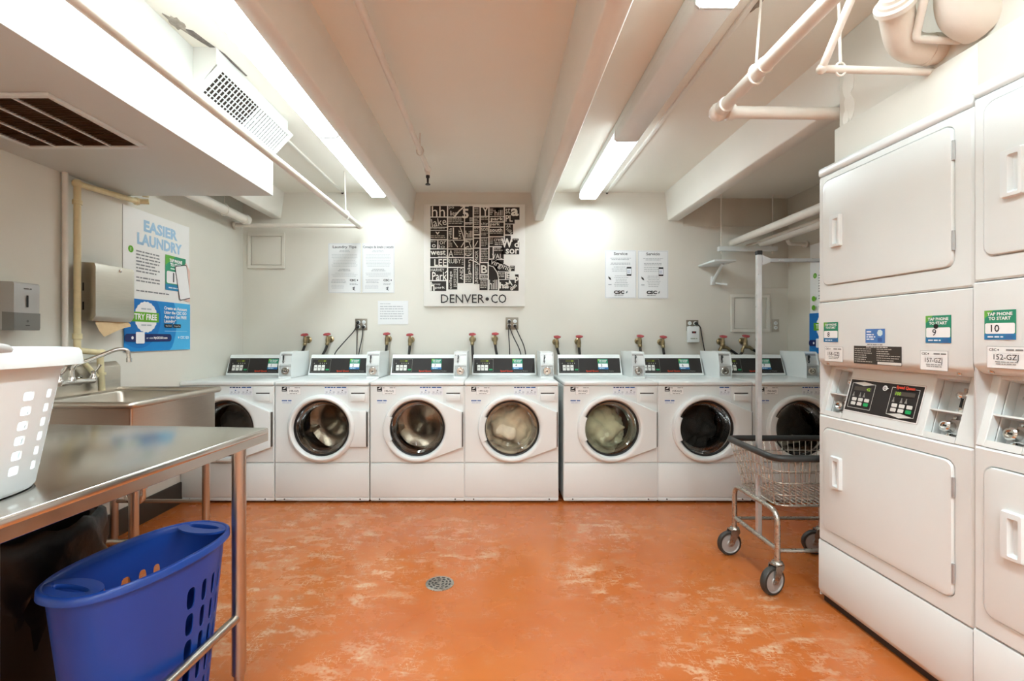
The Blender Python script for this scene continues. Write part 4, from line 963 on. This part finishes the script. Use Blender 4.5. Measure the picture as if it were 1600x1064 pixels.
cv = empty('wall_canvas', (-.651, YB, 1.484), 'square black and white lettered city map canvas reading DENVER CO', 'wall art')
boxobj('canvas', (0, .912, -.036, -.001, 0, .918), canvas, cv, bev=.003)
p = Print(.0002); KS = .912/157
BLK, WHT = '2b2622', 'ece9e0'
def cx(v): return v*KS
def cyy(v): return (158-v)*KS
def blk(x0, y0, x1, y1): p.rect(cx(x0), cyy(y1), cx(x1), cyy(y0), BLK, 0)
def wrd(s_, x0, y0, x1, y1, b=.0, rot=0):
    """fit a word into the box (canvas units, y down)"""
    h = (y1-y0)*KS; w_ = (x1-x0)*KS
    vs, _ = glyphs(s_, b); ys = [q[1] for q in vs]; cap = max(q[1] for q in glyphs('H', 0)[0])
    if rot in (90, -90):
        k = w_/(max(ys)-min(ys)); hc = cap*k
        if rot == 90: p.text(s_, cx(x1)+min(0, min(ys))*k, cyy(y1), hc, WHT, b, 'l', w=h, rot=90)
        else: p.text(s_, cx(x0)-min(0, min(ys))*k, cyy(y0), hc, WHT, b, 'l', w=h, rot=-90)
        return
    k = h/(max(ys)-min(ys)); p.text(s_, cx(x0), cyy(y1)-min(0, min(ys))*k, cap*k, WHT, b, 'l', w=w_, rot=rot)
p.layer = 1
B = [(10.6, 2.5, 36, 19), (10.6, 20.5, 36, 35), (10.6, 36, 36, 40), (10.6, 41, 36, 54), (10.6, 55.8, 21, 68.4), (23, 55.8, 36, 68.4), (10.2, 69.7, 36, 82), (10.2, 83.3, 36, 96), (10, 98, 36, 117.5), (10, 119, 35, 134.5),
     (38, 2.8, 62.5, 19), (38, 20.5, 62.5, 33.5), (38, 35, 62.5, 55), (38, 56, 62.5, 68.5), (38, 70, 62.5, 81.5), (38, 83, 62.5, 97), (38, 98.5, 52, 132), (53, 98.5, 62, 122),
     (64, 2.8, 76, 28), (64, 29.5, 76, 34), (64, 35.2, 76, 53), (64, 54.5, 76, 68), (64, 69.5, 76, 82), (64, 83.5, 76, 122),
     (78, 4.5, 86.5, 18), (78, 19, 86.5, 34), (78, 36, 86.5, 46), (78, 48, 86.5, 51.5), (78, 53, 86.5, 67), (78, 68.5, 86.5, 123.5),
     (88.5, 5, 100, 18), (88.5, 19.2, 100, 33.5), (88.5, 35.5, 100, 51), (88.5, 52, 100, 68), (88.5, 69, 100, 89), (87.5, 91, 99, 108.5), (87.5, 110, 99, 115), (86.5, 116.5, 99, 133),
     (102, 4.5, 124, 18.5), (102, 19.5, 124, 26.5), (102, 28, 124, 34.5), (102, 36, 124, 49.5), (102, 51, 124, 65), (102, 66, 107, 84), (108.5, 67, 124, 85), (101, 86, 124, 92),
     (126, 4.5, 148.5, 24), (126, 24, 141, 30), (126, 31, 138.5, 46.5), (126, 48.5, 135, 58), (121, 58, 148, 77.5), (137.5, 53, 147, 60), (134, 95, 141, 103.5), (101, 95, 115, 133), (114.5, 105, 126, 116), (128, 106, 133, 116), (117, 117, 147, 134), (141.5, 108.5, 147, 117)]
for b in B: blk(*b)
p.poly([(cx(101), cyy(86)), (cx(101), cyy(95)), (cx(117), cyy(104)), (cx(133), cyy(104)), (cx(133), cyy(97)), (cx(124), cyy(92)), (cx(112), cyy(85))], BLK, 0)
p.poly([(cx(112), cyy(4.5)), (cx(124), cyy(9)), (cx(124), cyy(18)), (cx(112), cyy(18))], BLK, 0)
p.layer = 3
for (x0, y0, x1, y1) in ((102, 3, 112, 4.6), (112, 3, 124, 8)): pass
for a in ((('hh'), 12.5, 3, 33, 19, .0), ('lake', 13, 23, 36, 35, .0, 8), ('v', 18, 42.5, 25, 47, .02), ('west', 10.6, 71, 34, 78.5, .02), ('LEE', 16.5, 85, 35.5, 95.5, .01), ('HARVEY', 11, 99.5, 32, 104, 0), ('Park', 13, 105, 36, 117.5, .01), ('harvey', 13, 122, 26, 126, 0), ('park', 18, 127, 33, 131.5, .01), ('h', 10.4, 120, 17, 134, .02),
          ('po', 39, 3.5, 47, 8, 0), ('lier', 41, 10, 52, 17.5, 0), ('5', 60, 7, 70, 22, .03), ('L', 45, 36, 53, 54, .0), ('A', 38.5, 71, 46, 81.5, .0), ('RUBY', 37, 84.5, 58, 91.5, .0), ('oo', 71, 20, 76, 27, 0), ('hill', 65, 41, 75.5, 51.5, .0), ('Y', 91, 4.5, 100, 18, .02), ('hill', 110, 9, 122, 17.5, 0),
          ('park', 104, 20, 123.5, 26.5, .02), ('park', 103, 28.5, 118, 34.3, .02), ('city', 89, 28, 99.5, 33, 0), ('south', 102.5, 37, 122, 43, .02), ('crest', 109, 52.5, 123.5, 57.5, 0), ('st', 127, 6, 134, 14.5, .0), ('a', 135, 6.5, 147, 18.5, .03), ('PL', 127, 17, 138, 27, .01), ('AR', 128, 32, 135, 36, 0),
          ('W', 120, 53, 138, 67, .03), ('d', 140.5, 56.5, 147.5, 67, .02), ('sor', 127, 69, 147.5, 77, .02), ('VAL', 106, 77, 122, 84.5, 0), ('B', 89, 94.5, 98.5, 107, .02), ('PARK', 88, 111, 98.5, 114.5, 0), ('hill', 101.5, 117, 113.5, 132, 0), ('ha', 117.5, 121, 131.5, 130.5, .03), ('E', 128.5, 106.5, 133, 115, .03), ('p', 141, 112, 147, 122, .02), ('son', 89, 36.5, 99.5, 42, 0), ('or', 25, 57, 35, 62.5, 0), ('lo', 24, 63, 33, 68, 0), ('o', 13, 62, 19, 67, 0), ('wood', 22, 79.5, 35.5, 81.8, 0)): wrd(*a)
for a in (('plan', 68, 86, 74, 108, .0, 90), ('UNIVERSITY', 79.5, 92, 84.5, 123, 0, 90), ('MOR', 79.5, 72, 84.5, 90, 0, 90), ('college', 39.5, 104, 45, 131, 0, 90), ('AND', 56, 99, 61, 117, 0, 90), ('villa', 39, 37, 43.5, 53.5, 0, 90), ('LNT', 54.5, 40, 58, 53.5, 0, 90)): wrd(*a)
p.text('virginia', cx(103), cyy(92), .05, WHT, 0, 'l', w=.2, rot=-22); p.text('M', cx(131), cyy(129), .05, WHT, .02, 'l', w=.045, rot=30); p.text('den', cx(136), cyy(134), .035, WHT, .02, 'l', w=.065, rot=40); p.text('hills', cx(127.5), cyy(40), .03, WHT, 0, 'l', w=.06, rot=-40)
p.line([(cx(46), cyy(22)), (cx(55), cyy(11)), (cx(64), cyy(3))], .012, WHT); p.line([(cx(57), cyy(3.5)), (cx(70), cyy(3.5))], .008, WHT)
for ln in ([(56, 35), (60, 45), (63, 57)], [(46, 57), (53, 67)], [(58, 67), (64, 57), (70, 58), (74, 68)], [(72, 86), (80, 89), (87, 94)], [(101, 95), (108, 97), (114, 106), (117, 120), (117, 131)], [(79, 66), (84, 57)], [(33, 107), (37, 103)]): p.line([(cx(a), cyy(b)) for a, b in ln], .007, WHT)
p.line([(cx(69+6*math.cos(t)), cyy(73+7*math.sin(t))) for t in [math.radians(40+i*20) for i in range(13)]], .008, WHT)
sdn = 100
for (x0, y0, x1, y1) in ((11, 37, 35, 40), (11, 48, 35, 54), (11, 57, 20, 61), (38.5, 21, 62, 33), (38.5, 57, 45, 68), (47, 71.5, 62, 81), (59, 84, 62, 96), (46.5, 100, 52, 131), (64.5, 30, 75.5, 33.5), (64.5, 55, 75.5, 62), (64.5, 70, 75.5, 81), (64.5, 108, 75.5, 121.5), (78.5, 6, 86, 17.5), (78.5, 20, 86, 33), (78.5, 37, 86, 45), (88.8, 20, 99.5, 26.5), (88.8, 44, 99.5, 50.5), (88.8, 53, 99.5, 67), (88.8, 70, 99.5, 88.5), (87.8, 117.5, 98.5, 132), (102.5, 7, 109, 18), (102.5, 44, 123.5, 49), (102.5, 52, 107.5, 64), (110, 59, 123.5, 64.5), (109, 68, 123, 75), (134.5, 95.5, 140.5, 103), (115, 106, 125.5, 115.5), (139, 54, 146.5, 56)):
    sdn += 1; n = max(1, int((y1-y0)/2.6)); p.words(cx(x0), cyy(y0+1.9), cx(x1), n, 2.6*KS, 1.3*KS, 'bdb8ad', .15, seed=sdn)
p.text('DENVER', cx(27), cyy(153), .076, '2e2b29', .004, 'l', w=cx(67)); p.disc(cx(98.5), cyy(147), .016, '2e2b29', 16); p.text('CO', cx(104.5), cyy(153), .076, '2e2b29', .004, 'l', w=cx(23.5))
p.build('canvas_print', cv, frame((0, -.0364, 0), (1, 0, 0), (0, 0, 1)))

# ------------------------------------------------------------------ fittings of the back wall
def access(x0, x1, z0, z1, label):
    t = empty('access_panel', (x0, YB, z0), label, 'access panel'); W, H = x1-x0, z1-z0
    mb = MB(); fw = .03
    for b in ((0, W, 0, fw), (0, W, H-fw, H), (0, fw, fw, H-fw), (W-fw, W, fw, H-fw)): mb.box(b[0], b[1], -.016, -.0015, b[2], b[3], bev=.002, seg=1)
    obj('frame', mb, wallm, t); boxobj('door', (fw+.005, W-fw-.005, -.009, -.001, fw+.005, H-fw-.005), wallm, t, bev=.001)
access(-2.249, -1.912, 1.827, 2.152, 'wall-coloured access panel high in the left corner of the back wall')
access(2.127, 2.481, 1.251, 1.594, 'wall-coloured access panel in the alcove behind the cart rack')
def receptacle(q, x, z):
    q.lathe([(.017, 0), (.017, .003), (.0155, .004), (0, .004)], (x, -.0045, z), (0, -1, 0), 20)
def outlet(x0, x1, z0, z1, label, gangs, m):
    t = empty('power_outlet', ((x0+x1)/2, YB, (z0+z1)/2), label, 'outlet'); W, H = (x1-x0)/2, (z1-z0)/2
    boxobj('cover_plate', (-W, W, -.005, -.0005, -H, H), m, t, bev=.002)
    xs = (-W*.45, W*.45) if gangs == 2 else (0,)
    for x in xs:
        for z in (-.02, .02):
            mb = MB(); receptacle(mb, x, z)
            for dx in (-.006, .006): mb.box(x+dx-.0012, x+dx+.0012, -.0092, -.008, z-.002, z+.006, mi=1)
            obj('socket', mb, [plastw, dark], t)
    return t
plate = mat('outlet_plate', '8d8678', .4, metal=.6, noise=.1, nscale=40)
outlet(-1.278, -1.168, 1.269, 1.374, 'steel double power outlet beside the typed sheet', 2, plate)
outlet(.087, .203, 1.275, 1.385, 'steel double power outlet below the canvas', 2, plate)
outlet(1.726, 1.836, 1.263, 1.362, 'steel double power outlet above the white plug-in alarm', 2, plate)
outlet(2.504, 2.568, 1.257, 1.368, 'single power outlet in the alcove behind the cart rack', 1, mat('outlet_beige', 'b9b2a4', .4, noise=.05))
t = empty('plug_in_alarm', (1.776, YB, 1.159), 'white plug-in gas alarm with a small dark display', 'alarm')
boxobj('case', (-.05, .05, -.05, -.009, 0, .145), plastw, t, bev=.006)
p = Print(); p.rect(-.018, .082, .02, .1, '241516'); p.text('88', .001, .085, .011, '9c2a2e', .02, 'c'); p.words(-.03, .03, .03, 1, 1, .009, 'a5b0a2', 0); p.build('display', t, frame((0, -.0506, 0), (1, 0, 0), (0, 0, 1)))
def cord(pts, label, r=.0048):
    t = empty('power_lead', pts[0], label, 'cord', 'washer power cords'); o = Vector(pts[0]); P = [Vector(q)-o for q in pts]
    mb = MB(); mb.tube(fillet([P[0]+Vector((0, -.03, -.004))]+P[1:], .06, 6), r, 8); obj('cable', mb, hosem, t, angle=60)
    mb = MB(); mb.lathe([(.014, .006), (.015, .022), (.011, .034), (.006, .04)], (0, 0, 0), (0, -1, -.15), 12, 0, True, True); obj('plug', mb, dark, t, angle=50)
y = YB-.012
cord([(-1.248, y, 1.342), (-1.27, y-.02, 1.27), (-1.37, y-.05, 1.15), (-1.44, y-.08, 1.06), (-1.46, y-.09, .9)], 'slack black cord slanting toward washer 2 from the outlet')
cord([(-1.248, y, 1.302), (-1.25, y-.03, 1.2), (-1.24, y-.07, 1.04), (-1.23, y-.08, .9)], 'black cord hanging straight below the outlet by the typed sheet')
cord([(-1.198, y, 1.302), (-1.20, y-.03, 1.22), (-1.225, y-.07, 1.05), (-1.235, y-.085, .9)], 'black cord from the lower socket nearest the typed sheet')
cord([(.119, y, 1.35), (.112, y-.04, 1.25), (.122, y-.07, 1.1), (.122, y-.08, .9)], 'black cord hanging nearly straight below the canvas outlet')
cord([(.119, y, 1.31), (.15, y-.04, 1.22), (.215, y-.07, 1.09), (.25, y-.08, .9)], 'middle black cord of the three below the canvas outlet')
cord([(.171, y, 1.31), (.2, y-.04, 1.24), (.255, y-.07, 1.12), (.285, y-.08, .9)], 'black cord below the canvas outlet slanting most toward washer 5')
cord([(1.806, y, 1.332), (1.838, y-.03, 1.3), (1.845, y-.05, 1.2), (1.862, y-.07, 1.06), (1.862, y-.08, .9)], 'black cord hanging past the white plug-in alarm')
def valve_parts(q, lean):
    q.lathe([(.03, 0), (.03, .006), (.018, .012), (.016, .03)], (0, 0, 0), (0, -1, 0), 16, 0, True)
    q.tube([(0, -.02, 0), (0, -.06, .0)], .015, 12); q.lathe([(.018, -.03), (.02, -.012), (.017, .006), (.012, .02), (.011, .034), (.0, .035)], (lean*.25, -.06, 0), (0, -.25, 1), 14, 0, True)
def valve(x, z, lean, label, zig=0):
    t = empty('water_valve', (x, YB-.001, z), label, 'valve', 'red-wheeled water valves along the back wall')
    mb = MB(); valve_parts(mb, lean); obj('valve_body', mb, brass, t, angle=50)
    mb = MB(); M = Matrix.Translation((lean*.3, -.072, .045)) @ Matrix.Rotation(.3, 4, 'X'); mb.M = M
    mb.tube([(.026*math.cos(a)*(1+.08*math.cos(5*a)), .026*math.sin(a)*(1+.08*math.cos(5*a)), 0) for a in [2*PI*i/30 for i in range(30)]], .006, 8, closed=True)
    for k in range(3): mb.tube([(.024*math.cos(k*PI/3), .024*math.sin(k*PI/3), 0), (-.024*math.cos(k*PI/3), -.024*math.sin(k*PI/3), 0)], .004, 6)
    mb.lathe([(.009, -.012), (.009, .006), (0, .008)], (0, 0, 0), (0, 0, 1), 10); obj('hand_wheel', mb, redm, t, angle=60)
    mb = MB(); hx = lean*.5+(.03 if zig else 0)
    s0 = Vector((lean*.3, -.066, -.03))
    if zig:
        mb.lathe([(.02, 0), (.022, .02), (.016, .03)], (0, -.064, -.02), (-.3, 0, -1), 12, 0, True, True); mb.tube([(0, -.064, -.03), (-.03, -.066, -.075), (-.03, -.066, -.10)], .014, 10); mb.tube([(-.02, -.066, -.05), (.035, -.066, -.055), (.06, -.066, -.075)], .015, 10)
    mb.lathe([(.015, 0), (.017, .004), (.017, .02), (.013, .024)], s0, (0, 0, -1), 12, 0, True, True); obj('coupling', mb, brass, t, angle=50)
    mb = MB()
    if zig: pts = [(.055, -.066, -.07), (.11, -.07, -.105), (.16, -.08, -.15), (.17, -.09, -.28)]; mb.tube(fillet([(-.03, -.066, -.095), (-.06, -.07, -.14), (-.07, -.08, -.28)], .03), .0115, 10)
    else: pts = [s0+Vector((0, 0, -.02)), s0+Vector((lean*.5, -.005, -.07)), s0+Vector((lean*2.2, -.02, -.16)), s0+Vector((lean*2.4, -.02, -.27))]
    mb.tube(fillet(pts, .06, 6), .0115, 10); obj('hose', mb, hosem, t, angle=60)
VX = (-1.70, -1.50, -.975, -.768, -.213, -.011, .54, .741, 1.287, 1.492, 2.03, 2.232)
for i, x in enumerate(VX):
    pr = i//2; a, b = (('closest of all to the left wall', 'just left of the slack slanting cord'), ('below the typed sheet, its left edge', 'below the typed sheet, its right edge'), ('under the middle of the canvas', 'left beside the canvas outlet'), ('next right of the canvas outlet', 'second right of the canvas outlet'), ('below the English service notice', 'below the Spanish service notice, left of the alarm'), ('on a Y fitting, nearer the plug-in alarm', 'on a Y fitting, beside the cart rack'))[pr]
    valve(x, 1.183+.004*(i % 3)-(.02 if i > 5 else 0), (-.03, -.03, -.006, -.006, .004, .012, .02, .006, .006, .008, 0, 0)[i], 'brass red-wheeled water valve '+(a if i % 2 == 0 else b), i > 9)
# small shelf in the alcove
t = empty('wall_shelf', (1.93, YB, 1.844), 'small white bracket shelf on the alcove wall', 'shelf')
boxobj('board', (-.095, .09, -.32, -.001, 0, .016), white2, t, bev=.002)
mb = MB(); mb.tube([(.03, -.02, -.13), (.03, -.21, -.003)], .013, 8); mb.box(.014, .046, -.03, -.001, -.165, -.09, bev=.002); obj('bracket', mb, white2, t)
mb = MB(); mb.tube([(.05, -.03, -.15), (.13, -.08, -.17)], .009, 8); obj('peg', mb, white2, t)

# ------------------------------------------------------------------ floor drain
t = empty('floor_drain', (-.275, 2.316, 0), 'round perforated metal drain cover in the orange floor', 'drain')
mb = MB(); mb.lathe([(.069, 0), (.069, .003), (.062, .0045), (.0, .0045)], n=36, cap0=True); obj('cover', mb, zinc, t)
mb = MB()
for r, n in ((.052, 12), (.036, 9), (.02, 5)):
    for i in range(n):
        a = 2*PI*(i+.5)/n; da = 2*PI/n*.32
        mb.poly([((r+dr)*math.cos(a+s_*da), 0, 0) if False else ((r+dr)*math.cos(a+s_*da), (r+dr)*math.sin(a+s_*da), .0049) for dr, s_ in ((-.0045, -1), (.0045, -1), (.0045, 1), (-.0045, 1))])
obj('drain_slots', mb, dark, t)

# ------------------------------------------------------------------ wire laundry cart
ct = empty('laundry_cart', (1.565, 2.43, 0), 'chrome wire laundry cart on casters beside the dryers', 'cart')
cxs, cys = .24, .2
for sg in (-1, 1):
    mb = MB(); mb.tube(fillet([(sg*cxs, -cys, .125), (sg*cxs, -cys, .385), (sg*cxs, cys, .385), (sg*cxs, cys, .125)], .06, 6), .0125, 12); obj('side_frame', mb, zinc, ct, angle=60)
    mb = MB(); mb.tube([(sg*cxs, -cys, .205), (sg*cxs, cys, .205)], .0115, 10); obj('lower_rail', mb, zinc, ct, angle=60)
    mb = MB(); mb.tube([(-cxs, sg*cys, .2), (cxs, sg*cys, .2)], .010, 10); obj('cross_rail', mb, zinc, ct, angle=60)
RX0, RX1, RY0, RY1, RZT = .268, .222, .225, .175, .64
BZB = .402
def rimpt(t, z):
    k = (z-BZB)/(RZT-BZB); X = RX1+(RX0-RX1)*k; Y = RY1+(RY0-RY1)*k
    return [(x, y, z) for x, y in rrect(-X, X, -Y, Y, .05, 5)]
bk = None
mb = MB(); lp = rimpt(0, RZT); mb.tube(lp, .0165, 12, closed=True); bk = obj('rim', mb, vinyl, ct, angle=60)
basket = None
mb = MB(); mb.tube(rimpt(0, BZB), .005, 8, closed=True); basket = obj('wire_basket', mb, zinc, ct, angle=60)
for z in (.455, .515, .575):
    mb = MB(); mb.tube(rimpt(0, z), .0028, 6, closed=True); obj('wire', mb, zinc, basket, angle=60)
def side_wire(a, b): mb = MB(); mb.tube([a, b], .0022, 5); obj('wire', mb, zinc, basket, angle=70)
n = 14
for i in range(n+1):
    f = -1+2*i/n
    for sg in (-1, 1): side_wire((f*(RX1-.03), sg*RY1, BZB), (f*(RX0-.03), sg*RY0, RZT))
n = 11
for i in range(n+1):
    f = -1+2*i/n
    for sg in (-1, 1): side_wire((sg*RX1, f*(RY1-.03), BZB), (sg*RX0, f*(RY0-.03), RZT))
for i in range(11):
    y_ = -RY1+.0+2*RY1*(i+.5)/11; side_wire((-RX1, y_, BZB), (RX1, y_, BZB))
for i in range(15):
    x_ = -RX1+2*RX1*(i+.5)/15; side_wire((x_, -RY1, BZB+.003), (x_, RY1, BZB+.003))
for sg in (-1, 1):
    mb = MB(); x_ = sg*.228
    mb.box(x_-.0115, x_+.0115, -.0315, -.0085, .19, 1.625, bev=.002, seg=1); o = obj('rack_post', mb, alum, ct)
    mb = MB(); mb.box(x_-.013, x_+.013, -.033, -.007, 1.625, 1.645, bev=.002, seg=1); obj('post_cap', mb, black, o)
    mb = MB(); mb.prism([(x_-sg*.011, 1.622), (x_-sg*.052, 1.604), (x_-sg*.052, 1.585), (x_-sg*.011, 1.57)], lambda q, d: (q[0], d, q[1]), -.034, -.03); obj('gusset', mb, alum, o)
mb = MB(); mb.box(-.218, .218, -.028, -.010, 1.588, 1.606, bev=.002, seg=1); obj('hanging_bar', mb, alum, ct)
def caster(x, y, az):
    e = bpy.data.objects.new('caster', None); COL.objects.link(e); e.parent = ct; e.location = (x, y, 0); e.rotation_euler = (0, 0, az); e.empty_display_size = .02
    cobj('cwheel', 'wheel', lambda q: (q.lathe([(.052, -.015), (.062, -.014), (.066, -.008), (.066, .008), (.062, .014), (.052, .015)], (-.032, 0, .066), (0, 1, 0), 32, 0), q.lathe([(0, -.013), (.014, -.016), (.018, -.012), (.047, -.01), (.053, -.015)], (-.032, 0, .066), (0, 1, 0), 32, 1), q.lathe([(0, .013), (.014, .016), (.018, .012), (.047, .01), (.053, .015)], (-.032, 0, .066), (0, 1, 0), 32, 1)), [tyre, wheelm], e, angle=40)
    def fork(q):
        for s_ in (-1, 1): q.prism([(-.045, .06), (-.022, .054), (.018, .125), (.018, .14), (-.03, .14), (-.035, .12)], lambda p_, d: (p_[0], d, p_[1]), s_*.02, s_*.0225)
        q.box(-.03, .018, -.0225, .0225, .137, .142); q.lathe([(.024, 0), (.026, .004), (.022, .012), (.014, .014), (.014, .03)], (0, 0, .14), (0, 0, 1), 16, 0, True, True)
        q.tube([(-.032, -.026, .066), (-.032, .026, .066)], .006, 8)
    cobj('cfork', 'fork', fork, zinc, e)
for x, y, az in ((-cxs, -cys, .35), (-cxs, cys, .1), (cxs, -cys, .3), (cxs, cys, -.2)): caster(x, y, az)
